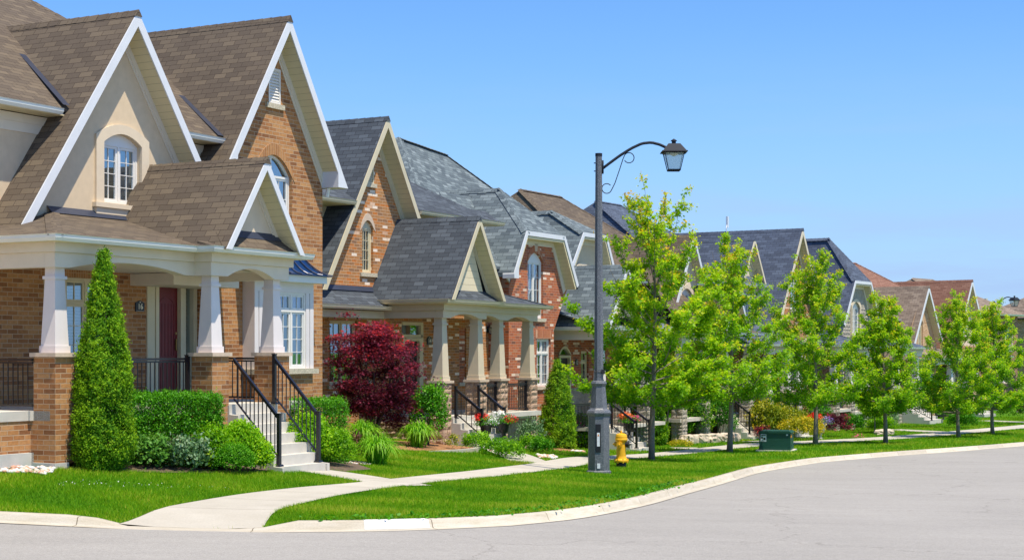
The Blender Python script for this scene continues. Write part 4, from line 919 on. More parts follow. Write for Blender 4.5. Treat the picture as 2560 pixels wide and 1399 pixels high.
    mb = MB(); mb.box(-1, .1, vd-.5, vd-.45, -2.8, .3); H.part('dark_backing', mb, 'room_dark', fl)
    window(H, .95, 1.6, -1.25, 0, vd, sashes=1, rows=3, cols=2, transom=.4, mat='window_cream', sill=.06, sillmat='stone_cap', inner='blind')
    sign(H, '12', .55, vd, -.42, .24, .24)
    mb = MB(); stone_faces(mb, -1.95, 5, vd-.02, vd+.02, -3.6, -1.36, random.Random(3)); H.part('stone_base', mb, 'stone_grey', fixn=False)
    mb = MB(); mb.box(-2, 4, vd, -.1, -2.8, -2.68); H.part('porch_floor', mb, 'concrete')
    for i, u in enumerate((-6.6, -1.85, 0, 2.2)):
        if u < -6: continue
        pier(H, u, 0, -3.75, -1.73, 'stone_grey', .5, True, 21+i); column(H, u+.25, -.25, -1.73, .39, .36, .26, 'column_white')
    beam_face(H, -2.2, 4.5, 0, .39, .6, -1.35, 0, .13, more=[(.5, 2.2)])
    mb = MB(); mb.box(-2.24, -2.0, -2.2, -.241, .39, .6); H.part('beam', mb, 'board_cream'); mb = MB(); mb.box(4.2, 4.5, -2.2, -.241, .39, .6); H.part('beam', mb, 'board_cream')
    pth = [(-2.2, -2.2), (-2.2, 0), (4.5, 0), (4.5, -2.2)]
    mb = MB(); mb.sweep(pth, [(0, .601), (-.06, .601), (-.06, .74), (0, .74)]); mb.sweep(pth, [(-.05, .725), (-.25, .725), (-.25, .745), (-.05, .745)]); H.part('fascia', mb, 'board_cream')
    mb = MB(); mb.sweep([(-2.45, -3.2), (-2.45, .25), (4.75, .25), (4.75, -2)], [(-o, .83+z) for o, z in GUT]); H.part('gutter', mb, 'gutter_white')
    # steep left slope of the porch gable and its front gable
    mb = MB(); slab(mb, [(-2.5, .3, .8), (4.8, .3, .8), (4.8, -2.3, 1.65), (-2.5, -2.3, 1.65)], .05); H.part('porch_roof', mb, SH)
    ua, wa, k = -.78, 3.05, 1.4
    mb = MB(); mb.wall([(-1.8, 1.2), (.3, 1.2), (ua, wa-.2)], [], .05); H.part('gable_wall', mb, 'stucco_light')
    gable_roof(H, ua, wa, k, -2.42, .8, .45, -3.2, SH, board=T_, frieze=.09, ov=.40, bw=.13, th=.09)
    steps(H, -1.3, -.06, 0, .26, -2.7, .18, 5)
    railing(H, (-1.24, .05), (-1.24, 1.0), -2.75, -3.4, h=.9, n=8, base=.14); railing(H, (-.1, .05), (-.1, 1.0), -2.75, -3.4, h=.9, n=8, base=.14)
    railing(H, (-4.1, -.2), (-1.9, -.2), -2.7, h=.88, posts=(1, 0))
house12()
# ================================================================== the houses further along
def hip(H, u0, u1, v0, v1, e, ridge, mats, ra, rb, rv=None, name='roof'):
    mb = MB(); rv = rv if rv is not None else (v0+v1)/2
    A, B, Cc, D = (u0, v1, e), (u1, v1, e), (u1, v0, e), (u0, v0, e); r0, r1 = (ra, rv, ridge), (rb, rv, ridge)
    slab(mb, [A, B, r1, r0], .1); slab(mb, [B, Cc, r1], .1); slab(mb, [Cc, D, r0, r1], .1); slab(mb, [D, A, r0], .1)
    for a, b in ((B, r1), (A, r0), (r0, r1)): ridge_caps(mb, a, b, tilt=.5, step=.4)
    r = H.part(name, mb, mats); gutter(H, [(u1, v1), (u0, v1)], e-.02, parent=r)
    mb = MB(); mb.box(u0+.05, u1-.05, v1-.5, v1-.01, e-.16, e-.13); H.part('soffit', mb, 'soffit_cream', r); return r
def porch(H, u0, u1, v, wf, cap, wt, e, cols, brick, SH, wg, stone=True, T_='board_cream', depth=2.2, colm='column_white', seed=40, gut='gutter_white', pit=.35):
    mb = MB(); mb.box(u0, u1, v-depth, v-.05, wf-.14, wf); H.part('porch_floor', mb, 'concrete')
    for i, u in enumerate(cols):
        pier(H, u, v, wg-.3, cap, 'stone_grey' if stone else brick, .5, stone, seed+i); column(H, u+.25, v-.25, cap, wt, .36, .26, colm)
    sp = [(cols[i]+.5, cols[i+1]) for i in range(len(cols)-1)]
    beam_face(H, u0, u1, v, wt, wt+.24, sp[0][0], sp[0][1], .12, T_, more=sp[1:])
    mb = MB(); mb.sweep([(u0, v-depth), (u0, v), (u1, v), (u1, v-depth)], [(0, wt+.24), (-.06, wt+.24), (-.06, wt+.4), (0, wt+.4)]); H.part('fascia', mb, T_)
    mb = MB(); mb.sweep([(u0-.25, v-depth), (u0-.25, v+.25), (u1+.25, v+.25), (u1+.25, v-depth)], [(-o, e+.02+z) for o, z in GUT]); H.part('gutter', mb, gut)
    mb = MB(); d = depth+.3; slab(mb, [(u0-.3, v+.3, e), (u1+.3, v+.3, e), (u1+.3-d*.8, v+.3-d, e+pit*d), (u0-.3+d*.8, v+.3-d, e+pit*d)], .05)
    slab(mb, [(u1+.3, v+.3, e), (u1+.3, v+.3-d, e), (u1+.3-d*.8, v+.3-d, e+pit*d)], .05); slab(mb, [(u0-.3, v+.3, e), (u0-.3+d*.8, v+.3-d, e+pit*d), (u0-.3, v+.3-d, e)], .05); H.part('porch_roof', mb, SH)
def house10():
    H = House('brick_house', 'brown roofed house with beige stucco gables, behind the two nearest street maples', 7.85, 69.5, 29, -3.8)
    SH = 'shingle_brown'
    mb = MB(); hs = [hole(-3.0, -1.4, -1.4, .6), hole(-.7, .3, -2.6, .2), hole(1.4, 3.0, -1.5, .5)]
    mb.wall([(-5.8, -3.9), (4.5, -3.9), (4.5, 3.0), (-5.8, 3.0)], hs, -1.5); mb.box(-5.8, 4.5, -12, -2.4, -3.9, 3.0); H.part('wall', mb, 'brick_tan')
    window(H, -3.0, -1.4, -1.4, .6, -1.5, sashes=2, transom=.5, sill=.1); window(H, 1.4, 3.0, -1.5, .5, -1.5, sashes=2, transom=.5, sill=.1)
    door(H, -.6, .2, -2.58, .1, -1.5, 'door_dark')
    hip(H, -6.3, 5.0, -12, -1.1, 2.95, 6.9, SH, -4.2, -.6, -6.2)
    mb = MB(); ua, wa, k = .0, 5.0, 1.5
    mb.wall([(-1.9, 1.0), (2.0, 1.0), (1.95, 2.0), (ua, wa-.25), (-1.85, 2.0)], [hole(-.5, .6, 1.35, 2.5, .2)], -.4); H.part('gable_wall', mb, 'stucco_light')
    window(H, -.5, .6, 1.35, 2.5, -.4, arch=.2, trim=.18, trimmat='stucco_light')
    gable_roof(H, ua, wa, k, -2.4, 1.35, 0, -8, SH, frieze=.11, ov=.4)
    porch(H, -4.2, 4.2, 1.2, -2.75, -1.75, .30, .78, (-4.1, -1.6, .9, 3.6), 'brick_tan', SH, -3.85, True, depth=2.7, colm='column_white')
    gable_roof(H, 1.05, 2.85, 1.35, -.45, 2.55, 1.6, -1.6, SH, frieze=.09, ov=.4, bw=.13, th=.09)
    mb = MB(); mb.wall([(.1, 1.1), (2.0, 1.1), (1.05, 2.6)], [], 1.2); H.part('gable_wall', mb, 'stucco_light')
    mb = MB(); slab(mb, [(-4.5, 1.45, .8), (-.2, 1.45, .8), (-.2, -1.4, 3.3), (-2.3, -1.4, 3.3)], .06); H.part('roof', mb, SH)
    steps(H, .55, 2.05, 1.2, .25, -2.75, .18, 6); railing(H, (.6, 1.3), (.6, 2.3), -2.8, -3.55, h=.9, base=.14); railing(H, (2.0, 1.3), (2.0, 2.3), -2.8, -3.55, h=.9, base=.14)
house10()
def house8():
    H = House('brick_house', 'dark slate roofed brick house with tall front gable and small aerial above its ridge', 14.05, 78, 31, -3.95)
    SH = 'shingle_dark'
    mb = MB(); hs = [hole(-.9, 1.0, -1.2, .5), hole(-4.6, -3.2, 1.6, 3.1)]
    mb.wall([(-8.5, -4), (2.9, -4), (2.9, 2.4), (0.06, 5.7), (-2.8, 2.4), (-8.5, 2.4)], [], -6); H.part('wall', mb, 'brick_tan')
    mb = MB(); mb.wall([(-2.3, -4), (2.5, -4), (2.5, 2.0), (.05, 5.65), (-2.3, 2.0)], [hole(-1.2, 1.3, -1.6, .4), hole(-.55, .75, 2.0, 3.3, .3), hole(-.15, .3, 4.0, 4.7)], -.4); mb.box(-2.3, -2.29, -6, -.402, -4, 2.0); mb.box(2.49, 2.5, -6, -.402, -4, 2.0); H.part('gable_wall', mb, 'brick_mix')
    window(H, -1.2, 1.3, -1.6, .4, -.4, sashes=3, transom=.5, sill=.1, trim=.14); window(H, -.55, .75, 2.0, 3.3, -.4, arch=.3, archglass=True, sill=.1, lintel=.3)
    v = MB(); frame_rects(v, -.15, .3, 4.0, 4.7, .05, -.45, -.37); z = 4.06
    while z < 4.64: v.add([(-.1, -.38, z), (.25, -.38, z), (.25, -.43, z+.055), (-.1, -.43, z+.055)], [(0, 1, 2, 3)]); z += .07
    H.part('louvre_vent', v, 'brick_far', fixn=False)
    gable_roof(H, .05, 5.93, 1.5, -3.35, 2.9, 0, -14, SH, board='trim_cream', frieze=.12, ov=.4)
    mb = MB(); mb.box(-8.6, -2.0, -10, -2.0, -4, 2.5); H.part('wall', mb, 'brick_tan')
    mb = MB(); mb.wall([(-5.6, 1.2), (-2.5, 1.2), (-2.5, 3.0), (-5.6, 3.0)], [hole(-4.7, -3.3, 1.5, 2.75)], -1.2); mb.wall([(-5.35, 3.2), (-2.75, 3.2), (-4.05, 5.0)], [], -1.2); H.part('gable_wall', mb, 'stucco_light')
    window(H, -4.7, -3.3, 1.5, 2.75, -1.2, sashes=2, trim=.15, inner='curtain')
    gable_roof(H, -4.05, 5.25, 1.5, -6.0, -2.6, -.8, -9, SH, board='trim_cream', frieze=.1, ov=.4, bw=.13, th=.1)
    mb = MB(); slab(mb, [(-5.7, -.7, 3.1), (-2.3, -.7, 3.1), (-2.6, -1.2, 3.5), (-5.4, -1.2, 3.5)], .05); H.part('skirt_roof', mb, SH); gutter(H, [(-2.2, -.75), (-5.8, -.75)], 3.1, mat='gutter_white')
    hip(H, -9.6, 2.0, -14, -1.3, 2.7, 7.0, SH, -7.6, -5.3, -7.2)
    mb = MB(); slab(mb, [(-9.2, 1.2, .3), (-2.4, 1.2, .3), (-2.4, -1.5, 1.6), (-9.2, -1.5, 1.6)], .06); H.part('low_roof', mb, SH)
    porch(H, -8.8, -2.2, .9, -2.9, -1.9, -.15, .3, (-8.7, -6.4, -4.1, -2.8), 'brick_tan', SH, -3.95, True, depth=2.2)
    porch(H, 2.1, 5.2, .9, -2.9, -1.9, -.15, .3, (2.3, 4.6), 'brick_tan', SH, -3.95, True, depth=2.2, seed=60)
    steps(H, -6.2, -4.7, .9, .28, -2.9, .18, 6)
    railing(H, (-3.6, .8), (-2.9, .8), -2.9, h=.9)
    # roof vent
    v = MB(); v.prism([(-.55, 0), (.0, 0), (.0, .16), (-.45, .2)], 0, -.25, .25); vv = MB(); vv.add([(-2.05+(p[1])*.62-.1, -2.6+p[0], 2.95+p[2]+p[1]*.9) for p in v.v], v.f); H.part('roof_vent', vv, 'flashing')
    a = MB(); a.box(.0, .12, -4.0, -3.9, 6.12, 6.68); a.tube([(-.05, -3.95, 5.9), (-.06, -3.95, 6.1), (.02, -3.95, 6.25)], .03, 6); H.part('aerial', a, 'white_plastic')
house8()
def house6():
    H = House('stone_house', 'grey stone fronted house with dark hipped roof, clipped gable and arched upper window', 19.0, 87, 34, -4.0)
    SH = 'shingle_dark'; clipped_set(H)
    mb = MB(); mb.wall([(-2.3, -4.2), (2.2, -4.2), (2.2, 1.8), (1.1, 3.45), (-1.2, 3.45), (-2.3, 1.8)], [hole(-.75, .35, .9, 2.35, .3), hole(-1.0, 1.0, -2.0, 0)], -.4); mb.box(-2.3, -2.29, -6, -.402, -4.2, 2.4); H.part('wall', mb, 'stone_grey')
    mb = MB(); rs = random.Random(9)
    for a, b, c, d in ((-2.3, -.95, -4.2, 2.35), (.55, 2.2, -4.2, 2.35)): stone_faces(mb, a, b, -.42, -.39, c, d, rs, .16, .26)
    H.part('rock_facing', mb, 'stone_grey', fixn=False)
    window(H, -.75, .35, .9, 2.35, -.4, arch=.3, trim=.12, trimmat='stucco_light'); window(H, -1.0, 1.0, -2.0, 0, -.4, sashes=3, transom=.5, sill=.1)
    clipped_roof(-2.8, 1.4, -1.25, 1.05, 3.75, 2.75, .9, 0, -1.9, 6.15, -.3, -11, SH, 'trim_white')
    mb = MB(); mb.box(-7, 4.6, -11, -2.0, -4.2, 2.1); H.part('wall', mb, 'brick_far')
    hip(H, -7.5, 5.0, -12, -1.5, 2.1, 6.2, SH, -5.2, -.3, -6.5)
    porch(H, 2.4, 6.2, 1.0, -3.1, -2.1, -.3, .2, (2.5, 5.6), 'brick_tan', SH, -4.0, True, depth=2.6, seed=70)
    porch(H, -5.4, -2.5, 1.4, -3.1, -2.1, -.3, .2, (-5.3, -3.1), 'brick_tan', SH, -4.0, True, depth=2.6, seed=75)
    mb = MB(); stone_faces(mb, 2.5, 6.1, .6, .9, -4.3, -3.2, random.Random(4), .16, .26); H.part('porch_base', mb, 'stone_grey', fixn=False)
    steps(H, 3.2, 5.2, 1.2, .32, -3.1, .17, 5); railing(H, (3.25, 1.3), (3.25, 2.6), -3.15, -3.8, h=.9); railing(H, (5.15, 1.3), (5.15, 2.6), -3.15, -3.8, h=.9)
house6()
def house4():
    H = House('brick_house', 'pale brick house with taupe roof, narrow steep gable and slim arched window', 25.35, 98, 37, -4.05)
    SH = 'shingle_taupe'
    mb = MB(); mb.wall([(-2.1, -4.2), (2.1, -4.2), (2.1, 1.0), (0, 3.7), (-2.1, 1.0)], [hole(-.75, .0, .1, 1.75, .25), hole(-.8, .8, -2.6, -.8)], -.4); mb.box(-2.1, -2.09, -6, -.402, -4.2, 1.0); mb.box(2.09, 2.1, -6, -.402, -4.2, 1.0); H.part('gable_wall', mb, 'brick_pale')
    window(H, -.75, .0, .1, 1.75, -.4, sashes=2, arch=.25, sill=.14, sillmat='stone_cap', lintel=.22, lintelmat='stone_cap', mat='window_cream'); window(H, -.8, .8, -2.6, -.8, -.4, sashes=2)
    gable_roof(H, 0, 3.95, 1.55, -2.9, 2.2, 0, -9, SH, frieze=.1, ov=.45)
    mb = MB(); mb.box(-7, 4, -11, -2.5, -4.2, 1.9); H.part('wall', mb, 'stucco_light')
    hip(H, -7.6, 4.5, -12, -1.3, 1.95, 5.45, SH, -5.2, -2.0, -6.3)
    mb = MB(); mb.wall([(-4.6, .2), (-2.7, .2), (-2.7, 1.85), (-4.6, 1.85)], [hole(-4.2, -3.2, .5, 1.5)], -1.75); H.part('wall', mb, 'board_cream'); window(H, -4.2, -3.2, .5, 1.5, -1.75, sashes=1, trim=.1)
    porch(H, -1.9, 5.4, .9, -3.2, -2.2, -.9, -.45, (-1.8, 1.4, 4.9), 'brick_pale', SH, -4.05, False, depth=1.4, seed=80)
    mb = MB(); slab(mb, [(-2.0, 1.2, -.45), (5.2, 1.2, -.45), (5.2, -.4, .1), (-2.0, -.4, .1)], .05); H.part('low_roof', mb, SH)
    steps(H, 3.0, 4.8, .9, .35, -3.2, .17, 5); railing(H, (3.05, 1.0), (3.05, 2.2), -3.2, -3.9, h=.9)
house4()
def house2():
    H = House('brick_house', 'house with reddish brown roof and tall cream gable, right of the taupe roofed house', 31.7, 111, 39, -4.1)
    SH = 'shingle_red'
    mb = MB(); mb.wall([(-2.3, -4.2), (2.4, -4.2), (2.4, 1.6), (0, 4.6), (-2.3, 1.6)], [hole(-.5, .5, 1.0, 2.4)], -.5); H.part('gable_wall', mb, 'stucco_light'); window(H, -.5, .5, 1.0, 2.4, -.5, arch=0)
    gable_roof(H, 0, 4.9, 1.7, -3.0, 2.1, 0, -11, SH, ov=.5)
    mb = MB(); mb.box(-8, 3.6, -12, -2, -4.2, 2.0); H.part('wall', mb, 'brick_far'); hip(H, -8.5, 4, -13, -1.5, 2.0, 6.15, SH, -6.6, -3.6, -7)
    porch(H, -2.2, 3.2, 1.2, -3.2, -2.2, -.8, -.35, (-2.1, 2.5), 'brick_far', SH, -4.1, False, depth=1.7, seed=90)
house2()
def housefar(x, y, yaw, label, SH, wallm, e, rg, u0, u1, ra, rb, depth=11, front=True):
    H = House('brick_house', label, x, y, yaw, -4.15); mb = MB()
    hs = [hole(u0+1.2, u0+2.4, .2, 1.6), hole(u1-2.8, u1-1.6, .2, 1.6)]
    mb.wall([(u0+.4, -4.5), (u1-.4, -4.5), (u1-.4, e-.15), (u0+.4, e-.15)], hs, -.5); mb.box(u0+.4, u0+.41, -depth, -.502, -4.5, e-.15); mb.box(u1-.41, u1-.4, -depth, -.502, -4.5, e-.15); H.part('wall', mb, wallm)
    window(H, u0+1.2, u0+2.4, .2, 1.6, -.5, trim=.1); window(H, u1-2.8, u1-1.6, .2, 1.6, -.5, trim=.1)
    g = MB(); g.box(u0+.9, u1-.9, -.498, -.46, -4.3, -1.9); H.part('garage_door', g, 'garage_dark')
    hip(H, u0, u1, -depth, 0, e, rg, SH, ra, rb); return H
housefar(36.5, 122, 40, 'distant house with brown hipped roof behind the far street lamp', 'shingle_taupe', 'brick_far', 2.85, 5.6, -4.5, 6.0, -2.3, 1.0)
housefar(33.5, 140, 40, 'distant grey-brown roof showing just above the reddish roof', 'shingle_taupe', 'brick_far', 3.5, 6.55, -7, 5.5, -3, 2.5)
housefar(51.0, 138, 60, 'distant light brown brick house cut by the right edge of the photo', 'shingle_taupe', 'brick_pale', 2.9, 5.6, -4.6, 9, -1, 5)
# ------------------------------------------------------------------ foliage kit
LEAF = {
 'maple': np.array([(0, -.5), (.30, -.34), (.16, -.12), (.52, .02), (.24, .14), (.0, .55), (-.24, .14), (-.52, .02), (-.16, -.12), (-.30, -.34)]),
 'oval': np.array([(0, -.5), (.24, -.2), (.26, .15), (0, .5), (-.26, .15), (-.24, -.2)]),
 'spray': np.array([(0, -.5), (.18, -.1), (.36, .3), (.12, .22), (0, .55), (-.14, .2), (-.34, .34), (-.17, -.1)]),
 'blade': np.array([(-.5, 0), (.5, 0), (0, 1)]),
 'star': np.array([(math.cos(a)*r, math.sin(a)*r) for a, r in [(math.pi*2*k/14, (.5 if k % 2 == 0 else .16)) for k in range(14)]]),
}
def leaves(name, P, Nrm, Up, size, tint, mat, shape='oval', parent=None, asp=1.0, loc=(0, 0, 0)):
    P = np.asarray(P, float); n = len(P); S = LEAF[shape]; k = len(S)
    Nn = Nrm/(np.linalg.norm(Nrm, axis=1)[:, None]+1e-9); U = Up-Nn*(Up*Nn).sum(1)[:, None]; U /= (np.linalg.norm(U, axis=1)[:, None]+1e-9); W_ = np.cross(U, Nn)
    size = np.broadcast_to(size, (n,)).astype(float)
    V = P[:, None]+W_[:, None]*(S[None, :, 0, None]*size[:, None, None]*asp)+U[:, None]*(S[None, :, 1, None]*size[:, None, None])
    if shape in ('maple', 'oval'): V = V-Nn[:, None]*(np.abs(S[None, :, 0, None])*size[:, None, None]*.35)
    V = (V-np.array(loc)).reshape(-1, 3)
    me = bpy.data.meshes.new(name); me.vertices.add(n*k); me.vertices.foreach_set('co', V.ravel())
    me.loops.add(n*k); me.loops.foreach_set('vertex_index', np.arange(n*k, dtype=np.int32)); me.polygons.add(n)
    me.polygons.foreach_set('loop_start', np.arange(0, n*k, k, dtype=np.int32)); me.polygons.foreach_set('loop_total', np.full(n, k, np.int32))
    me.update(calc_edges=True); a = me.attributes.new('tint', 'FLOAT', 'POINT'); a.data.foreach_set('value', np.repeat(np.clip(tint, 0, 1), k).astype(np.float32))
    me.materials.append(M[mat]); o = bpy.data.objects.new(name, me); C.objects.link(o)
    if parent: o.parent = parent
    else: o.location = loc
    return o
def rand_dirs(rg, n): d = rg.normal(size=(n, 3)); return d/np.linalg.norm(d, axis=1)[:, None]
def lump(D, rg, k=26, amp=.22, sharp=14):
    c = rand_dirs(rg, k); h = rg.uniform(.2, 1, k); dt = D@c.T
    return 1-amp+amp*1.6*np.max(h*np.exp(sharp*(dt-1)), axis=1)
def tree(x, y, h, cr, cb, seed, label, tip=.5, density=1.0, trunk_r=.085, open_top=.0, group='maples along the street', name='maple_tree', mat='leaf_maple', lean=0, lsize=.094):
    rg = np.random.default_rng(seed); g = g1(x, y); root = empty(name, (x, y, g)); tag(root, label, 'tree', group)
    mb = MB(); Ht = h; top = Ht*.9; cen = []
    tp = [(lean*t*t+.05*math.sin(t*5+seed), .05*math.cos(t*4+seed)*t, Ht*.86*t) for t in np.linspace(0, 1, 12)]
    rr = [trunk_r*(1.25 if i == 0 else 1)*(1-.9*(i/11)**1.1)+.008 for i in range(12)]; mb.tube([(p[0], p[1], p[2]-.05) for p in tp], rr, 8)
    prof = lambda t: np.interp(t, [0, .10, .28, .5, .7, .85, 1], [.55, .95, 1.0, .80, .56, .42, .16])*cr
    nl = 42; C_ = []; az = rg.uniform(0, 6.28)
    for i in range(nl):
        t = (i+.5)/nl; t0 = max(0, t-.10-.14*rg.random()); az += 2.4+rg.normal()*.3
        zb = cb+(Ht*.80-cb)*t0*1.02; zb = min(zb, Ht*.82); k = zb/(Ht*.86)
        b = Vector((np.interp(k, np.linspace(0, 1, 12), [p[0] for p in tp]), np.interp(k, np.linspace(0, 1, 12), [p[1] for p in tp]), zb))
        L = prof(t)*rg.uniform(.72, 1.12); ze = cb+(Ht-cb)*t*rg.uniform(.96, 1.04)
        if t > .8: L *= 1.1
        e = Vector((b.x+math.cos(az)*L, b.y+math.sin(az)*L, max(ze, zb-.05+ .25*L)))
        mid = (b+e)/2+Vector((math.cos(az)*.1*L, math.sin(az)*.1*L, -.12*L)); pts = [b.lerp(mid, s*2) if s < .5 else mid.lerp(e, s*2-1) for s in np.linspace(0, 1, 7)]
        q = [pts[0]]
        for a_, b_, c_ in zip(pts, pts[1:], pts[2:]): q.append((a_+b_*2+c_)/4)
        q.append(pts[-1]); r0 = .008+.022*(1-t)*trunk_r/.085; mb.tube(q, [r0*(1-.85*s)+.003 for s in np.linspace(0, 1, 7)], 5, cap=False)
        nsub = int(5+4*L)
        for j in range(nsub):
            s = rg.uniform(.22, 1.0); w = q[min(6, int(s*6))].lerp(q[min(6, int(s*6)+1)], s*6-int(s*6))
            d = Vector(rg.normal(size=3)); d.z = abs(d.z)*.45+.25+.8*t; d += Vector((math.cos(az), math.sin(az), 0))*.55; d.normalize(); l = rg.uniform(.18, .5)*(.55+.45*cr/1.6)*(1.15-.4*t); f = w+d*l
            if f.z > Ht*1.03: f.z = Ht*1.03
            mb.tube([w, w.lerp(f, .5)+Vector((0, 0, -.02)), f], [.007, .005, .003], 4, cap=False)
            for m in range(3): c = w.lerp(f, (m+1)/3); C_.append((c.x, c.y, c.z, t, (m+1)/3, s))
    # top shoots
    tb = Vector((tp[-1][0], tp[-1][1], Ht*.78))
    for j in range(7):
        a = rg.uniform(0, 6.28); L = rg.uniform(.12, .42)*cr; e = Vector((tb.x+math.cos(a)*L, tb.y+math.sin(a)*L, Ht*rg.uniform(.92, 1.0))); w = Vector((tb.x, tb.y, Ht*rg.uniform(.62, .78)))
        mb.tube([w, w.lerp(e, .5)+Vector((math.cos(a)*.06, math.sin(a)*.06, -.02)), e], [.012, .008, .004], 5, cap=False)
        for m in range(9): s = .25+.75*m/8; c = w.lerp(e, s); C_.append((c.x, c.y, c.z, 1.0, 1.0 if m > 4 else .5, s))
    mb.build('trunk', 'bark', root, smooth=True)
    C_ = np.array(C_); per = int(16*density); n = len(C_)*per; idx = np.repeat(np.arange(len(C_)), per)
    if open_top: 
        keep = rg.random(n) > open_top*np.clip((C_[idx, 3]-.45)/.4, 0, 1); idx = idx[keep]; n = len(idx)
    P = C_[idx, :3]+rg.normal(size=(n, 3))*np.array([.07, .07, .055])*(1+.35*(1-C_[idx, 3]))[:, None]
    out = np.stack([P[:, 0], P[:, 1], np.zeros(n)], 1); rad = np.linalg.norm(out, axis=1); out /= rad[:, None]+1e-6
    Nn = rg.normal(size=(n, 3))*.75+np.array([0, 0, .75])+out*.35; Up = rg.normal(size=(n, 3))*.5+out*.8+np.array([0, 0, -.35])
    clump = np.repeat(rg.normal(size=len(C_))*.10, per)[:len(idx)] if not open_top else (rg.normal(size=len(C_))*.10)[idx]
    tint = .36+.42*(C_[idx, 4]-.6)+.16*np.clip((P[:, 2]-C_[idx, 2])/.07, -1.5, 1.5)*.5+.12*(C_[idx, 3])+tip*.16*(C_[idx, 3]**1.5)+clump+rg.normal(size=n)*.11+(rg.random(n) < .02+.10*tip*C_[idx, 3]**1.5)*.26  # upper leaves of each cluster tinted lighter: light from above painted in
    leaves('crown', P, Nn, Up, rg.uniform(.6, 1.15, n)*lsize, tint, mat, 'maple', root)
    return root
def cloud(name, x, y, w, d, h, n, size, mat, label, cat='shrub', shape='oval', seed=1, z0=None, form='ball', group=None, stem=0, tint=(.5, .16), up=.5, amp=.22, yaw=0, base=None, kind=None, sharp=14, asp=1.0, tuft=None):
    # a shrub: stems inside, leaves in the outer shell of a lumpy body and some deeper ones
    rg = np.random.default_rng(seed); g = g1(x, y) if base is None else base; root = empty(name, (x, y, g), R(yaw)); tag(root, label, cat, group, kind)
    tuft = tuft or {'cone': 12, 'ball': 6, 'hedge': 5}[form]; n_all = n; n = max(30, n//tuft)
    D = rand_dirs(rg, n)
    if form == 'ball': D[:, 2] = np.where(D[:, 2] < -.45, -D[:, 2], D[:, 2])
    r = lump(D, rg, amp=amp, sharp=sharp)*np.where(rg.random(n) < .62, rg.uniform(.9, 1.04, n), rg.uniform(.55, .95, n))
    if form == 'ball':
        P = D*r[:, None]*np.array([w/2, d/2, h/2]); P[:, 2] += h/2; Nn = D*.8+rg.normal(size=(n, 3))*.6
        P[:, 2] = np.maximum(P[:, 2], .02)
    elif form == 'hedge':
        Q = rg.uniform(-1, 1, (n, 3)); ax = rg.choice(3, n, p=[.25, .4, .35]); sh = rg.random(n) < .7; sg = np.sign(Q[np.arange(n), ax]); Q[np.arange(n)[sh], ax[sh]] = sg[sh]
        Q *= (1-.10*(np.linalg.norm(Q, axis=1)[:, None]-1)); D = Q/np.linalg.norm(Q, axis=1)[:, None]; r = lump(D, rg, 60, amp=amp*.6, sharp=40)*rg.uniform(.95, 1.03, n)
        P = Q*r[:, None]*np.array([w/2, d/2, h/2]); P[:, 2] += h/2; Nn = D*.8+rg.normal(size=(n, 3))*.6; Nn[:, 2] += .3
    elif form == 'cone':
        t = 1-np.sqrt(rg.random(n)); t = np.where(rg.random(n) < .25, rg.random(n)**1.0, t); a = rg.uniform(0, 2*math.pi, n)
        k = 110; ca = rg.uniform(0, 6.28, k); ct = rg.random(k); bl = np.zeros(n)
        for q in range(k): bl = np.maximum(bl, np.exp(-((np.cos(a-ca[q])-1)**2*60+(1-np.cos(a-ca[q]))*4+((t-ct[q])*h*2.6)**2)))
        pr = np.interp(t, [0, .05, .14, .3, .55, .75, .9, 1], [.72, .92, 1, .95, .72, .46, .24, .03])
        rr = pr*(.64+.42*bl)*np.where(rg.random(n) < .7, rg.uniform(.92, 1.04, n), rg.uniform(.6, .95, n))+.02*(rg.random(n) < .15)
        P = np.stack([np.cos(a)*rr*w/2, np.sin(a)*rr*d/2, t*h+rg.normal(size=n)*.02], 1)
        Nn = np.stack([np.cos(a), np.sin(a), .35+np.zeros(n)], 1)+rg.normal(size=(n, 3))*.55; D = Nn
    Up = np.array([0, 0, up])+rg.normal(size=(n, 3))*.5+D*.4
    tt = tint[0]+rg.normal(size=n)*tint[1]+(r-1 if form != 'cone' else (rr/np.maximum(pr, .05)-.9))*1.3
    # every position becomes a little tuft of leaves growing outwards and up
    ti_ = np.repeat(np.arange(n), tuft); m_ = len(ti_); gd = D/(np.linalg.norm(D, axis=1)[:, None]+1e-9)*.6+np.array([0, 0, .75 if form == 'cone' else .45]); gd += rg.normal(size=(n, 3))*.3; gd /= np.linalg.norm(gd, axis=1)[:, None]
    s_ = rg.random(m_); tl = size*(2.3 if form == 'cone' else 2.0)*rg.uniform(.6, 1.3, n)
    P = P[ti_]+gd[ti_]*(s_*tl[ti_])[:, None]+rg.normal(size=(m_, 3))*size*(.6 if form == 'cone' else .75)
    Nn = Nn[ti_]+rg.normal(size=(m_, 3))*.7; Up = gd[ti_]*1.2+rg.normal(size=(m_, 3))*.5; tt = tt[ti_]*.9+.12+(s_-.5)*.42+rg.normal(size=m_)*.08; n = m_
    P[:, 2] = np.maximum(P[:, 2], .01)
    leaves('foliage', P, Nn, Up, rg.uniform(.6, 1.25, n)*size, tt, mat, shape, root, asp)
    if stem:
        mb = MB()
        for k in range(5 if form != 'cone' else 1):
            a = rg.uniform(0, 6.28); mb.tube([(0, 0, -.05), (math.cos(a)*w*.1, math.sin(a)*d*.1, h*.3), (math.cos(a)*w*.25*(form != 'cone'), math.sin(a)*d*.25*(form != 'cone'), h*(.8 if form != 'cone' else .9))], [stem, stem*.7, stem*.3], 6)
        mb.build('stem', 'bark_dark', root, smooth=True)
    return root
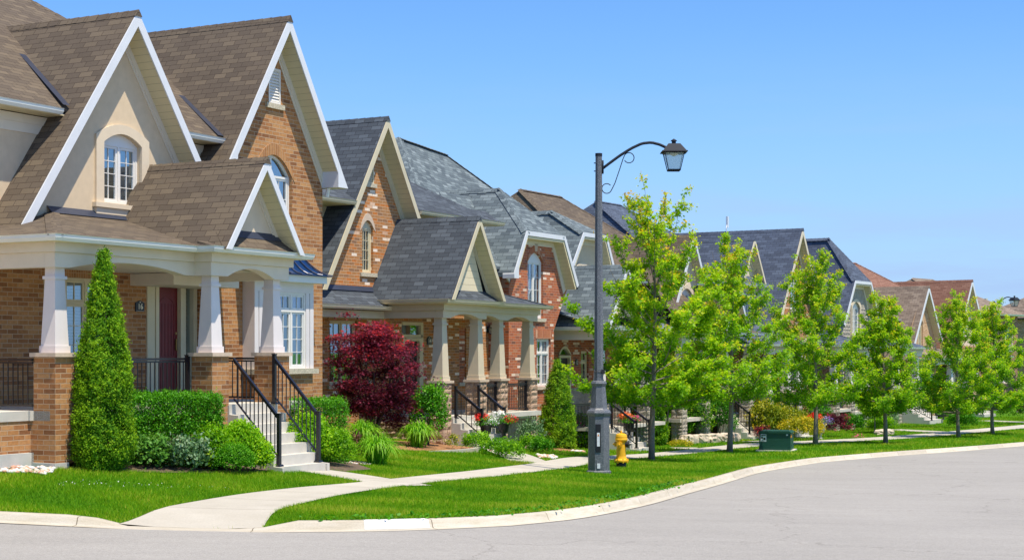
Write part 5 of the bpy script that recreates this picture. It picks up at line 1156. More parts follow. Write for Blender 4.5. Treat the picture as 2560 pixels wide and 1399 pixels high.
def strap(name, x, y, r, h, n, label, seed, mat='leaf_strap', cat='grass clump', wd=.02, group=None):
    rg = np.random.default_rng(seed); g = g1(x, y); vs = []; fs = []; tn = []
    for i in range(n):
        a = rg.uniform(0, 6.28); L = rg.uniform(.55, 1.05); bx, by = rg.normal(size=2)*r*.12; o = len(vs); w = wd*rg.uniform(.6, 1.1); t0 = rg.normal()*.15+.45
        rr = r*rg.uniform(.15, 1.15); hh = h*rg.uniform(.75, 1.1)*(1.15-.35*rr/r)
        for k in range(7):
            s = k/6; R_ = rr*s**1.05; z = hh*math.sin(math.pi*min(s*(.52+.30*rr/r), 1)); ww = w*(1-s**2)+.002
            px, py = bx+math.cos(a)*R_, by+math.sin(a)*R_; z = max(z, .01)
            vs += [(px-math.sin(a)*ww, py+math.cos(a)*ww, z), (px+math.sin(a)*ww, py-math.cos(a)*ww, z)]; tn += [t0+.25*s]*2
        fs += [(o+2*k, o+2*k+1, o+2*k+3, o+2*k+2) for k in range(6)]
    me = bpy.data.meshes.new(name); me.from_pydata(vs, [], fs); me.update(); at = me.attributes.new('tint', 'FLOAT', 'POINT'); at.data.foreach_set('value', np.clip(tn, 0, 1).astype(np.float32))
    me.materials.append(M[mat]); ob = bpy.data.objects.new(name, me); C.objects.link(ob); ob.location = (x, y, g); tag(ob, label, cat, group); return ob
# ------------------------------------------------------------------ street trees
tree(4.05, 46.2, 7.85, 2.6, 1.6, 11, 'nearest street maple, right beside the tall granite lamp post, with thin open top', tip=1.0, density=2.1, open_top=.5)
tree(7.64, 56.4, 7.45, 2.25, 1.85, 12, 'street maple between the nearest maple and the green utility box', tip=.7, density=1.25, trunk_r=.095)
tree(12.0, 63.9, 7.6, 2.5, 1.6, 13, 'dense street maple just right of the green utility box', tip=.6, density=1.5, trunk_r=.095)
tree(15.2, 65.8, 6.0, 1.75, 1.3, 14, 'slim street maple in front of the concrete steps with black rails', tip=.4, density=1.5)
tree(20.1, 72.7, 6.4, 2.05, 1.1, 15, 'rounded street maple, left one of the overlapping pair at the right', tip=.4, density=1.4)
tree(22.7, 76.1, 6.2, 2.1, 1.2, 16, 'round street maple, right one of the overlapping pair under the far lamp', tip=.4, density=1.4)
tree(6.1, 63.6, 3.4, 1.2, 1.5, 18, 'small thin sapling on the lawn behind the nearest street maple', tip=.2, density=.9, trunk_r=.045, group=None)
tree(17.4, 77.5, 2.0, .55, .9, 19, 'tiny ball-headed standard tree beside the grey stone pier', tip=.1, density=1.6, trunk_r=.03, group=None, name='standard_tree', lsize=.09)
# ------------------------------------------------------------------ house 16 planting
cloud('cedar_shrub', -7.12, 28.1, 1.0, .98, 3.76, 84000, .042, 'leaf_cedar', 'tall pointed cedar in front of the porch with house number 16', 'conifer', 'spray', 31, form='cone', stem=.05, up=1.2, tint=(.5, .2), group='pointed cedars')
cloud('yew_hedge', -6.35, 29.75, 1.95, 1.0, 1.40, 46000, .042, 'leaf_box', 'clipped dark green hedge between the tall cedar and the stairs of number 16', 'hedge', 'oval', 32, form='hedge', yaw=30, tint=(.45, .18), base=-2.2, amp=.15, stem=.02)
cloud('spirea', -5.1, 29.95, 1.05, .75, .95, 12000, .05, 'leaf_lime', 'lime green loose shrub spilling against the left stair rail', 'shrub', 'oval', 33, base=-2.28, tint=(.62, .2), amp=.35, sharp=10, stem=.015)
cloud('spirea', -4.85, 30.15, .75, .6, .6, 7500, .05, 'leaf_lime', 'lime green shrub low at the foot of the left stair rail', 'shrub', 'oval', 34, base=-2.3, tint=(.5, .2), amp=.3, stem=.015)
cloud('spirea', -5.6, 29.6, 1.0, .8, .85, 6000, .05, 'leaf_lime', 'lime green shrub between the clipped hedge and the rounded mound', 'shrub', 'oval', 133, base=-2.25, tint=(.3, .2), amp=.3, stem=.015)
cloud('spirea', -4.35, 32.3, .9, .8, .9, 5000, .05, 'leaf_lime', 'lime green shrub seen through the right stair rail', 'shrub', 'oval', 134, base=-2.4, tint=(.35, .2), amp=.3, stem=.015)
cloud('box_ball', -5.15, 29.5, .85, .75, .5, 13000, .032, 'leaf_box', 'low rounded bright green mound in front of the lime shrub', 'shrub', 'oval', 35, tint=(.68, .16), amp=.12)
cloud('sedum_clump', -6.5, 28.85, .85, .6, .50, 1500, .085, 'leaf_sedum', 'fleshy leaved green clump with brown seed heads beside the cedar', 'perennial', 'oval', 36, tint=(.5, .2), amp=.3, up=1.2)
cloud('sedum_clump', -5.86, 29.1, .85, .6, .52, 1700, .075, 'leaf_silver', 'silvery green perennial clump beside the green sedum', 'perennial', 'oval', 37, tint=(.5, .2), amp=.3, up=1.3)
cloud('seed_heads', -6.35, 29.05, 1.4, .3, .14, 120, .045, 'leaf_brown', 'brown dried flower heads above the sedum clumps', 'seed heads', 'star', 38, base=-1.72, tint=(.5, .3), amp=.4)
cloud('yew_hedge', -4.2, 33.9, 1.35, .9, 1.36, 22000, .042, 'leaf_box', 'green clipped hedge right of the stairs, below the bay window', 'hedge', 'oval', 39, form='hedge', yaw=30, tint=(.55, .2), base=-2.4, amp=.15)
cloud('spirea', -4.15, 32.9, 1.0, .8, 1.1, 9000, .05, 'leaf_lime', 'lime green shrub behind the right stair rail', 'shrub', 'oval', 40, base=-2.4, tint=(.42, .2), amp=.32, stem=.015)
cloud('spirea', -3.62, 33.15, .82, .8, .78, 4600, .045, 'leaf_lime', 'dense rounded yellow-green shrub at the right foot of the stairs', 'shrub', 'oval', 41, tint=(.35, .18), amp=.25, base=-2.42)
strap('daylily', -2.95, 35.2, .68, .62, 420, 'large fountain-like daylily clump on the lawn right of the stairs', 42, wd=.014)
strap('daylily', -3.85, 41.6, .6, .62, 300, 'daylily clump under the dark red maple', 43, wd=.016)
strap('daylily', -2.5, 42.6, .62, .66, 330, 'daylily clump at the foot of the stone pier of number 14', 44, wd=.02)
cloud('dry_perennial', -3.45, 35.2, .35, .35, .62, 420, .045, 'leaf_brown', 'brown withered stems left of the large daylily', 'perennial', 'blade', 45, tint=(.5, .3), amp=.4, up=2)
# japanese maple
def jmaple():
    x, y = -3.70, 43.2; rg = np.random.default_rng(50); g = -2.6; root = empty('japanese_maple', (x, y, g)); tag(root, 'dark red japanese maple in front of the window of number 14', 'tree')
    mb = MB(); cen = []
    for i in range(9):
        a = i*2.4; L = rg.uniform(.5, 1.0); e = Vector((math.cos(a)*L, math.sin(a)*L, rg.uniform(1.6, 2.9))); mb.tube([(0, 0, -.1), (math.cos(a)*.12, math.sin(a)*.12, .6), e*.6+Vector((0, 0, .25)), e], [.05, .04, .022, .006], 6)
    mb.build('trunk', 'bark_dark', root, smooth=True)
    n = 300; D = rand_dirs(rg, n); D[:, 2] = np.where(D[:, 2] < -.85, -D[:, 2], D[:, 2]); r = rg.uniform(.4, 1, n)**.6*(.62+.62*np.clip(lump(D, rg, 11, .6, 12)-.5, 0, 1))
    Cc = D*r[:, None]*np.array([1.55, 1.3, 2.35])+np.array([0, 0, 1.84]); Cc[:, 0] *= np.interp(Cc[:, 2], [.2, .9, 2.2, 3.0, 3.6], [.8, .95, 1.05, .85, .6]); Cc[:, 0] += .12*(Cc[:, 2] < 1.4)
    per = 85; idx = np.repeat(np.arange(n), per); m = n*per; f = rg.normal(size=(m, 3)); P = Cc[idx]+f*np.array([.16, .16, .05]); rad = np.hypot(P[:, 0], P[:, 1]); P[:, 2] -= .5*np.maximum(0, np.hypot(f[:, 0], f[:, 1])-.8)*.1
    out = np.stack([P[:, 0], P[:, 1], np.zeros(m)], 1)/(rad[:, None]+.2)
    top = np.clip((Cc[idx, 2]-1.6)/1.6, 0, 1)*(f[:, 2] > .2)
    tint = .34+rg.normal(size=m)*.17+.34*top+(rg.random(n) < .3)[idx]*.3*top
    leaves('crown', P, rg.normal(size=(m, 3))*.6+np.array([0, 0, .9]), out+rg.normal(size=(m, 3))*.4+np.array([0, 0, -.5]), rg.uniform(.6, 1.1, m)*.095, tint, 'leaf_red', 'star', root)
jmaple()
cloud('dogwood_shrub', -2.25, 43.5, 1.05, .95, 1.75, 3600, .075, 'leaf_box', 'bright green layered shrub between the red maple and the stone pier', 'shrub', 'oval', 51, base=-2.6, tint=(.8, .16), amp=.35, sharp=9, stem=.02)
cloud('yellow_clump', -1.6, 43.2, .35, .3, .35, 300, .05, 'leaf_gold', 'small yellow-green tuft beside the stone pier of number 14', 'perennial', 'oval', 52, tint=(.35, .2), base=-2.62)
for i, (a, b, w_, h_, lb) in enumerate(((-.95, 43.7, .9, .42, 'low spreading bright juniper in front of the urns, left end'), (-.35, 42.6, 1.1, .40, 'low spreading bright juniper in front of the urns, middle'), (-.05, 41.9, .8, .36, 'low spreading bright juniper in front of the urns, near the sidewalk'), (.55, 46.6, .9, .42, 'low juniper at the corner of the porch of number 14'), (.85, 45.6, .6, .38, 'darker low juniper beside the white pebbles'))):
    cloud('juniper', a, b, w_, w_*.8, h_, 1900, .06, 'leaf_lime' if i != 4 else 'leaf_box', lb, 'shrub', 'spray', 60+i, tint=(.25 if i != 4 else .6, .2), amp=.35, group='low junipers')
cloud('variegated_shrub', .55, 48.6, 1.0, .8, .95, 1500, .06, 'leaf_silver', 'pale variegated wispy shrub against the stone porch base', 'shrub', 'oval', 66, base=-3.0, tint=(.55, .25), amp=.45, sharp=9)
cloud('cedar_shrub', 1.52, 53.8, 1.15, 1.05, 2.98, 34000, .055, 'leaf_cedar', 'pointed cedar beside the doorway of number 12', 'conifer', 'spray', 67, form='cone', stem=.06, up=1.2, tint=(.5, .2), group='pointed cedars', base=-3.33)
cloud('rose_bush', 2.5, 57.6, .75, .6, 1.3, 1300, .07, 'leaf_box', 'leafy bush with pink blooms beside the cedar of number 12', 'shrub', 'oval', 68, base=-3.5, tint=(.7, .2), amp=.35, stem=.012)
cloud('hosta', 2.75, 57.0, .7, .5, .5, 320, .12, 'leaf_lime', 'light green hosta in front of the rose bush', 'perennial', 'oval', 69, tint=(.5, .2), base=-3.5)
cloud('ground_cover', 2.35, 58.9, 1.3, .6, .16, 1500, .045, 'leaf_gold', 'yellow creeping ground cover left of the lamp post', 'ground cover', 'oval', 70, tint=(.5, .2), kind='stuff')
cloud('ground_cover', 6.45, 61.4, .95, .6, .2, 1300, .045, 'leaf_gold', 'yellow-orange creeping ground cover at the sapling foot', 'ground cover', 'oval', 71, tint=(.72, .2), kind='stuff')
cloud('cedar_shrub', 5.25, 62.6, 1.5, 1.2, 3.3, 16000, .07, 'leaf_cedar', 'wide dark cedar behind the nearest street maple trunk', 'conifer', 'spray', 72, form='cone', stem=.05, up=1.2, tint=(.42, .18), group='pointed cedars')
cloud('box_ball', 6.85, 66.6, 1.15, 1.0, 1.15, 3600, .055, 'leaf_box', 'round dark green bush right of the sapling', 'shrub', 'oval', 73, tint=(.7, .15), amp=.15)
cloud('pine_shrub', 7.75, 67.6, 1.3, 1.0, 1.65, 2600, .09, 'leaf_cedar', 'loose dark conifer shrub behind the low rock wall', 'shrub', 'spray', 74, tint=(.5, .25), amp=.5, sharp=8, stem=.02)
cloud('yew_bush', 7.4, 69.2, 2.2, 1.3, 2.3, 6500, .085, 'leaf_box', 'tall dark bush against the porch of the brown roofed house, left', 'shrub', 'oval', 174, tint=(.35, .2), amp=.4, sharp=9, stem=.02)
cloud('yew_bush', 8.7, 70.4, 2.0, 1.2, 2.1, 5500, .085, 'leaf_cedar', 'tall dark bush against the porch of the brown roofed house, beside its stairs', 'shrub', 'spray', 175, tint=(.5, .2), amp=.4, sharp=9, stem=.02)
cloud('yew_bush', 13.9, 76.0, 2.4, 1.2, 1.9, 5000, .09, 'leaf_box', 'dark leafy bush behind the golden shrubs', 'shrub', 'oval', 176, tint=(.4, .2), amp=.4, sharp=9, stem=.02)
cloud('pine_shrub', 8.9, 68.6, 1.4, 1.0, 1.75, 2900, .085, 'leaf_box', 'feathery green shrub at the right end of the rock wall', 'shrub', 'spray', 75, tint=(.45, .25), amp=.45, sharp=8, stem=.02)
cloud('golden_juniper', 11.1, 70.2, 1.6, 1.2, 1.55, 3600, .11, 'leaf_gold', 'arching yellow-green conifer beside the stair rail of the brown roofed house', 'shrub', 'spray', 76, tint=(.22, .16), amp=.5, sharp=8, stem=.02)
cloud('golden_juniper', 12.3, 71.4, 2.2, 1.4, 1.35, 4200, .10, 'leaf_gold', 'wide lime-yellow spreading shrub behind the green utility box', 'shrub', 'oval', 77, tint=(.3, .15), amp=.4, sharp=9)
cloud('golden_juniper', 12.5, 69.4, 1.9, 1.2, .95, 4200, .075, 'leaf_gold', 'golden yellow mounded shrub right behind the green utility box', 'shrub', 'oval', 78, tint=(.68, .15), amp=.25)
cloud('barberry', 14.8, 73.4, 1.15, 1.0, 1.05, 2600, .065, 'leaf_red', 'small dark red barberry bush left of the grey stone pier', 'shrub', 'oval', 79, tint=(.5, .2), amp=.35)
cloud('barberry', 10.7, 69.2, .7, .5, .5, 900, .06, 'leaf_red', 'low reddish shrub beside the stair foot behind the green box', 'shrub', 'oval', 80, tint=(.6, .2), amp=.35)
for i, (a, b, w_, d_, h_, m_, t_, lb) in enumerate(((17.0, 80.5, 1.1, .8, .7, 'leaf_box', .6, 'small green bush at the base of the grey stone pier'), (18.0, 78.6, 1.3, .9, .6, 'leaf_lime', .3, 'low green bush beside the ball-headed tree'), (18.6, 81.0, 1.6, 1.0, 1.0, 'leaf_silver', .4, 'pale grassy mound left of the far concrete steps'), (22.0, 84.5, 2.3, 1.6, 2.5, 'leaf_box', .35, 'big dark green bush right of the far concrete steps'), (23.3, 83.5, 1.6, 1.1, .75, 'leaf_box', .6, 'low round bush in front of the big dark bush'), (27.5, 88.5, 1.7, 1.4, 1.7, 'leaf_cedar', .6, 'dark shrub behind the right pair of maples'), (29.0, 90.5, 1.4, 1.2, 1.8, 'leaf_red', .4, 'tall purple-brown shrub near the far walkway'), (31.3, 94.0, 1.6, 1.3, 1.2, 'leaf_lime', .2, 'bright green mound beside the curved far walkway'), (30.6, 95.5, 1.4, 1.1, 1.4, 'leaf_box', .7, 'round green bush at the far flower bed'), (32.6, 100, 1.2, 1.2, 2.4, 'leaf_box', .5, 'upright shrub near the right edge, before the side street'))):
    cloud('garden_shrub', a, b, w_, d_, h_, int(1700+900*w_), .085, m_, lb, 'shrub', 'oval', 90+i, tint=(t_, .18), amp=.3, sharp=10)
def on_gable(h, u, v): a = R(28.1); return h[0]+u*math.sin(a)+v*math.cos(a), h[1]+u*math.cos(a)-v*math.sin(a)
def flowers(name, x, y, z, w, d, h, n, size, mat, label, seed, group=None, shape='star'):
    rg = np.random.default_rng(seed); D = rand_dirs(rg, n); D[:, 2] = np.abs(D[:, 2]); P = D*rg.uniform(.8, 1.05, (n, 1))*np.array([w/2, d/2, h])
    o = leaves(name, P+np.array([x, y, z]), D+rg.normal(size=(n, 3))*.4, rg.normal(size=(n, 3)), rg.uniform(.7, 1.2, n)*size, rg.random(n), mat, shape, None, 1, (x, y, z)); tag(o, label, 'flowers', group); return o
def on_gable(h, u, v): a = R(28.1); return h[0]+u*math.sin(a)+v*math.cos(a), h[1]+u*math.cos(a)-v*math.sin(a)
H14 = (-1.92, 45); H12 = (4.06, 58)
def urn(x, y, z, s, label, mat='pot_black', seed=1, cols=('petal_red', 'petal_white'), group='urns of flowers on the steps', spread=.44):
    root = empty('flower_urn', (x, y, z)); tag(root, label, 'urn', group)
    mb = MB(); mb.lathe([(.15*s, 0), (.15*s, .03*s), (.09*s, .05*s), (.05*s, .09*s), (.045*s, .17*s), (.075*s, .2*s), (.06*s, .22*s), (.13*s, .27*s), (.17*s, .36*s), (.18*s, .46*s), (.20*s, .50*s), (.235*s, .54*s), (.23*s, .56*s), (.19*s, .555*s)], n=24); mb.build('pot', mat, root, smooth=True)
    rg = np.random.default_rng(seed); n = 420; D = rand_dirs(rg, n); D[:, 2] = np.abs(D[:, 2]); P = D*rg.uniform(.5, 1, (n, 1))*np.array([spread*s, spread*s, .34*s])+np.array([0, 0, .55*s])
    leaves('foliage', P, D+rg.normal(size=(n, 3))*.5, rg.normal(size=(n, 3)), .055, rg.normal(size=n)*.2+.5, 'leaf_box', 'oval', root)
    for k, (c, m_) in enumerate(zip(((-.16, .02, .8), (.18, -.05, .68)), cols)):
        n = 230; D = rand_dirs(rg, n); P = D*rg.uniform(.5, 1, (n, 1))*np.array([.30, .26, .17])*s+np.array(c)*s
        leaves('blossom', P, D+rg.normal(size=(n, 3))*.4, rg.normal(size=(n, 3)), rg.uniform(.7, 1.2, n)*(.10 if k == 0 else .06)*s, rg.random(n), m_, 'star', root)
    return root
ux, uy = on_gable(H14, .78, .93); urn(ux, uy, -2.55, .86, 'black urn with red and white flowers against the left stair rail of number 14', seed=3)
ux, uy = on_gable(H14, 1.78, .95); urn(ux, uy, -2.55, .9, 'black urn with white and red flowers against the right stair rail of number 14', seed=4, cols=('petal_white', 'petal_red'))
ux, uy = on_gable(H12, -.75, .5); urn(ux, uy, -3.05, .95, 'urn of orange and pink flowers on the steps of number 12, behind the hydrant', seed=5, cols=('petal_orange', 'petal_pink'))
urn(13.5, 70.6, -3.88, 1.25, 'white pedestal urn with red and blue flowers beside the golden shrub', 'pot_white', 6, ('petal_red', 'petal_purple'))
flowers('porch_flowers', *on_gable((-7.82, 27.6), 5.3, -1.6), -.93, .25, .2, .14, 40, .06, 'petal_red', 'small pot of red flowers on the porch floor above the nearest stairs', 17)
flowers('rose_blooms', 2.45, 57.4, -2.75, .5, .3, .35, 7, .17, 'petal_pink', 'pink peony blooms on the bush left of the lamp post', 7)
flowers('flower_patch', 31.9, 92.5, g1(31.9, 92.5), 3.2, 1.2, .22, 240, .10, 'petal_red', 'bed of red flowers beside the curved far walkway', 8)
flowers('flower_patch', 15.4, 71.8, g1(15.4, 71.8), .6, .5, .25, 60, .08, 'petal_pink', 'small pink flowers in front of the red barberry', 9)
flowers('fallen_petals', -.9, 44.2, g1(-.9, 44.2), 1.0, .7, .02, 22, .05, 'petal_red', 'red petals fallen on the mulch by the stone pier', 10)
# ------------------------------------------------------------------ beds, edging, stones
def bed(name, pts, mat, z=.02, label=None):
    mb = MB(); n = len(pts); cx = sum(p[0] for p in pts)/n; cy = sum(p[1] for p in pts)/n
    vs = [(cx, cy, g1(cx, cy)+z+.05)]+[(x, y, g1(x, y)+z) for x, y in pts]; mb.add(vs, [(0, 1+i, 1+(i+1) % n) for i in range(n)]); o = mb.build(name, mat, fixn=False); tag(o, kind='structure'); return o
bed('garden_bed', [(-7.9, 27.5), (-6.2, 28.4), (-4.75, 29.9), (-4.5, 31.2), (-6.0, 31.4), (-8, 29.5)], 'soil')
bed('garden_bed', [(-3.3, 32.0), (-2.9, 33.4), (-3.6, 35.5), (-4.7, 35.5), (-4.2, 32.5)], 'soil')
bed('mulch_bed', [(-4.9, 40.9), (-2.6, 41.3), (-1.0, 43.3), (-1.0, 45.0), (-2.2, 45.6), (-5.2, 44.5)], 'mulch')
bed('mulch_bed', [(.9, 51.2), (2.3, 52.2), (2.4, 55), (1.0, 55)], 'mulch')
def pebbles(name, cx, cy, w, d, n, label, seed, s=(.05, .10)):
    rg = np.random.default_rng(seed); mb = MB(); ico = [(0, 0, 1), (.89, 0, .45), (.28, .85, .45), (-.72, .53, .45), (-.72, -.53, .45), (.28, -.85, .45), (.72, .53, -.45), (-.28, .85, -.45), (-.89, 0, -.45), (-.28, -.85, -.45), (.72, -.53, -.45), (0, 0, -1)]
    fs = [(0, 1, 2), (0, 2, 3), (0, 3, 4), (0, 4, 5), (0, 5, 1), (1, 6, 2), (2, 7, 3), (3, 8, 4), (4, 9, 5), (5, 10, 1), (2, 6, 7), (3, 7, 8), (4, 8, 9), (5, 9, 10), (1, 10, 6), (11, 7, 6), (11, 8, 7), (11, 9, 8), (11, 10, 9), (11, 6, 10)]
    X = cx+(rg.random(n)-.5)*w; Y = cy+(rg.random(n)-.5)*d; Z = G(X, Y)
    for i in range(n):
        r = rg.uniform(*s); a = rg.uniform(0, 6.28); sx, sy, sz = r, r*rg.uniform(.6, 1), r*rg.uniform(.4, .7)
        mb.mat(int(rg.integers(0, 3))).add([(X[i]+(p[0]*math.cos(a)*sx-p[1]*math.sin(a)*sy), Y[i]+(p[0]*math.sin(a)*sx+p[1]*math.cos(a)*sy), Z[i]+.03+p[2]*sz) for p in ico], fs)
    o = mb.build(name, ['pebble_a', 'pebble_b', 'pebble_c'], smooth=True); tag(o, label, 'pebbles', None, 'stuff'); return o
paint('pebble_a', (.62, .52, .42), .8, .15, 6); paint('pebble_b', (.66, .64, .62), .8, .15, 6); paint('pebble_c', (.55, .30, .20), .8, .15, 6)
pebbles('pebbles', -9.2, 27.2, 2.9, .7, 420, 'pale river pebbles along the foundation of number 16', 1, (.03, .075))
pebbles('pebbles', -3.3, 35.0, .5, .9, 120, 'grey gravel beside the large daylily', 2, (.015, .035))
pebbles('pebbles', .95, 43.7, .5, 1.4, 90, 'white and dark pebbles beside the sidewalk of number 14', 3, (.04, .09))
pebbles('pebbles', 2.1, 52.0, .4, .6, 30, 'stones beside the cedar of number 12', 4, (.05, .1))
def rock(x, y, w, d, h, seed, label, mat='rock_pale', group='boulders of the low rock wall'):
    rg = np.random.default_rng(seed); import bmesh; bm = bmesh.new(); bmesh.ops.create_cube(bm, size=1); bmesh.ops.subdivide_edges(bm, edges=bm.edges[:], cuts=4, use_grid_fill=True)
    for v in bm.verts:
        c = v.co.normalized()*.62; v.co = v.co.lerp(c, .35)+Vector(rg.normal(size=3))*.028
        v.co.x *= w; v.co.y *= d; v.co.z *= h
    me = bpy.data.meshes.new('boulder'); bm.to_mesh(me); bm.free(); auto_uv(me); me.materials.append(M[mat]); o = bpy.data.objects.new('boulder', me); C.objects.link(o); o.location = (x, y, g1(x, y)+h*.32); o.rotation_euler = (0, 0, R(60)); tag(o, label, 'rock', group); return o
for i, (x, y, w) in enumerate(((7.1, 64.6, 1.0), (7.65, 65.3, .9), (8.2, 66.0, 1.05), (8.75, 66.7, .8), (9.2, 67.3, .7))):
    rock(x, y, w, .5, .42, i+1, ('first pale boulder of the low rock wall, nearest the sapling', 'second pale boulder of the low rock wall from the sapling', 'long pale boulder in the middle of the low rock wall', 'fourth pale boulder of the low rock wall from the sapling', 'last boulder of the rock wall, beside the stairs of the brown roofed house')[i])
rock(17.6, 76.2, 1.3, .6, .3, 8, 'flat grey slab beside the grey stone pier', group=None)
mb = MB(); e_ = resample([(-3.1, 41.0), (-1.9, 41.9), (-1.0, 43.0), (-.9, 44.6)], .3); zz = G(e_[:, 0], e_[:, 1])
mb.sweep([tuple(p) for p in e_], [(-.06, -3.2), (.06, -3.2), (.06, float(zz.mean())+.07), (-.06, float(zz.mean())+.07)]); tag(mb.build('bed_edging', 'walk_concrete'), 'pale concrete edging of the mulch bed at number 14', 'edging')
# ------------------------------------------------------------------ lawn grass (blades near, tufts further away)
def inpoly(X, Y, P):
    c = np.zeros(len(X), bool); n = len(P); j = n-1
    for i in range(n):
        xi, yi = P[i]; xj, yj = P[j]; m = ((yi > Y) != (yj > Y)) & (X < (xj-xi)*(Y-yi)/(yj-yi+1e-12)+xi); c ^= m; j = i
    return c
WP = [np.r_[SI, SO[::-1]]]
for P, w_ in WALKS: nn = sidenormal(P); WP.append(np.r_[P+nn*w_/2, (P-nn*w_/2)[::-1]])
kin = KERB+KN*.16; KPOLY = np.r_[kin, [(60, 300), (-90, 300), (-90, 24)]]
BEDS = [[(-7.9, 27.6), (-6.2, 28.5), (-4.75, 30.0), (-4.5, 31.2), (-6.0, 31.4), (-8, 29.5)], [(-10.8, 26.9), (-7.8, 27.2), (-7.8, 40), (-10.8, 40)], [(-3.3, 32.0), (-2.9, 33.4), (-3.6, 35.5), (-4.7, 35.5), (-4.2, 32.5)], [(-4.9, 40.9), (-2.6, 41.3), (-1.0, 43.3), (-1.0, 45.0), (-2.2, 45.6), (-5.2, 44.5)], [(-8.2, 27.6), (-3.9, 32.2), (-8, 40), (-20, 40)]]
def sow(name, x0, x1, y0, y1, n, h, w, seed):
    rg = np.random.default_rng(seed); Y = np.sqrt(rg.random(n))*0+rg.uniform(y0, y1, n); fx0 = np.maximum(x0, -.335*Y); fx1 = np.minimum(x1, .335*Y); X = fx0+(fx1-fx0)*rg.random(n)
    keep = inpoly(X, Y, KPOLY) & (fx1 > fx0) & (rg.random(n) < (fx1-fx0)/(x1-x0+1e-9)*1.0+.0)
    for P in WP: keep &= ~inpoly(X, Y, P)
    for P in BEDS: keep &= ~inpoly(X, Y, P)
    X, Y = X[keep], Y[keep]; m = len(X); Z = G(X, Y)-rampdrop(X, Y); a = rg.uniform(0, 6.28, m)
    d1 = np.sin(X*2.1+1.3*np.sin(Y*1.3))+np.sin(Y*2.7+X*.7)+np.sin(X*.6-Y*.9)
    hh = h*rg.uniform(.55, 1.15, m)*(1+.12*d1); ln = rg.normal(size=(m, 2))*hh[:, None]*.45; ww = w*rg.uniform(.6, 1.2, m)
    V = np.empty((m, 3, 3)); V[:, 0] = np.stack([X-np.cos(a)*ww, Y-np.sin(a)*ww, Z-.01], 1); V[:, 1] = np.stack([X+np.cos(a)*ww, Y+np.sin(a)*ww, Z-.01], 1); V[:, 2] = np.stack([X+ln[:, 0], Y+ln[:, 1], Z+hh], 1)
    me = bpy.data.meshes.new(name); me.vertices.add(m*3); me.vertices.foreach_set('co', V.ravel()); me.loops.add(m*3); me.loops.foreach_set('vertex_index', np.arange(m*3, dtype=np.int32)); me.polygons.add(m)
    me.polygons.foreach_set('loop_start', np.arange(0, m*3, 3, dtype=np.int32)); me.polygons.foreach_set('loop_total', np.full(m, 3, np.int32)); me.update(calc_edges=True)
    # straw-yellow edge where the turf meets the pavement
    kd = np.full(m, 9.)
    for i in range(0, len(KERB), 2): kd = np.minimum(kd, np.hypot(X-KERB[i, 0], Y-KERB[i, 1]))
    t = .57+.10*d1+rg.normal(size=m)*.17+.30*np.exp(-((kd-.2)/.28)**2)*rg.random(m)*(Y > 24)+(rg.random(m) < .03)*.35
    at = me.attributes.new('tint', 'FLOAT', 'POINT'); at.data.foreach_set('value', np.clip(np.repeat(t, 3), 0, 1).astype(np.float32))
    me.materials.append(M['grass']); o = bpy.data.objects.new(name, me); C.objects.link(o); return tag(o, 'short mown lawn grass', 'grass', None, 'stuff')
sow('lawn_grass', -9, 4, 22.8, 34, 330000, .062, .006, 1)
sow('lawn_grass', -5, 9, 34, 48, 210000, .066, .009, 2)
sow('lawn_grass', 0, 34, 48, 100, 300000, .075, .016, 3)
# verge weeds and clover flowers
rg = np.random.default_rng(5)
def weeds(name, pts, n, size, mat, shape, label, cat, zup=.03):
    P = np.array(pts)[rg.integers(0, len(pts), n)]+rg.normal(size=(n, 2))*.12; Z = G(P[:, 0], P[:, 1])+rg.random(n)*zup
    o = leaves(name, np.c_[P, Z], rg.normal(size=(n, 3))*.5+np.array([0, 0, .8]), rg.normal(size=(n, 3)), rg.uniform(.6, 1.2, n)*size, rg.normal(size=n)*.2+.5, mat, shape, None, 1, (P[0, 0], P[0, 1], float(Z[0]))); tag(o, label, cat, None, 'stuff'); return o
kk = KERB+KN*.33; kpts = [tuple(p) for p in kk if 22 < p[1] < 36 and p[0] > -3]
weeds('verge_weeds', kpts, 1500, .075, 'leaf_box', 'oval', 'broad-leaved weeds along the kerb', 'weeds', .07)
weeds('clover_flowers', [(-7.3+.25*i, 26.2+.2*i*.5) for i in range(10)], 90, .03, 'petal_white', 'star', 'white clover flowers in the lawn of number 16', 'clover', .05)
weeds('dandelion_flowers', [(.6, 26.6), (1.2, 28.4), (1.7, 29.9), (2.0, 31), (-.5, 26)], 26, .045, 'leaf_gold', 'star', 'yellow dandelion flowers along the kerb', 'dandelions', .07)
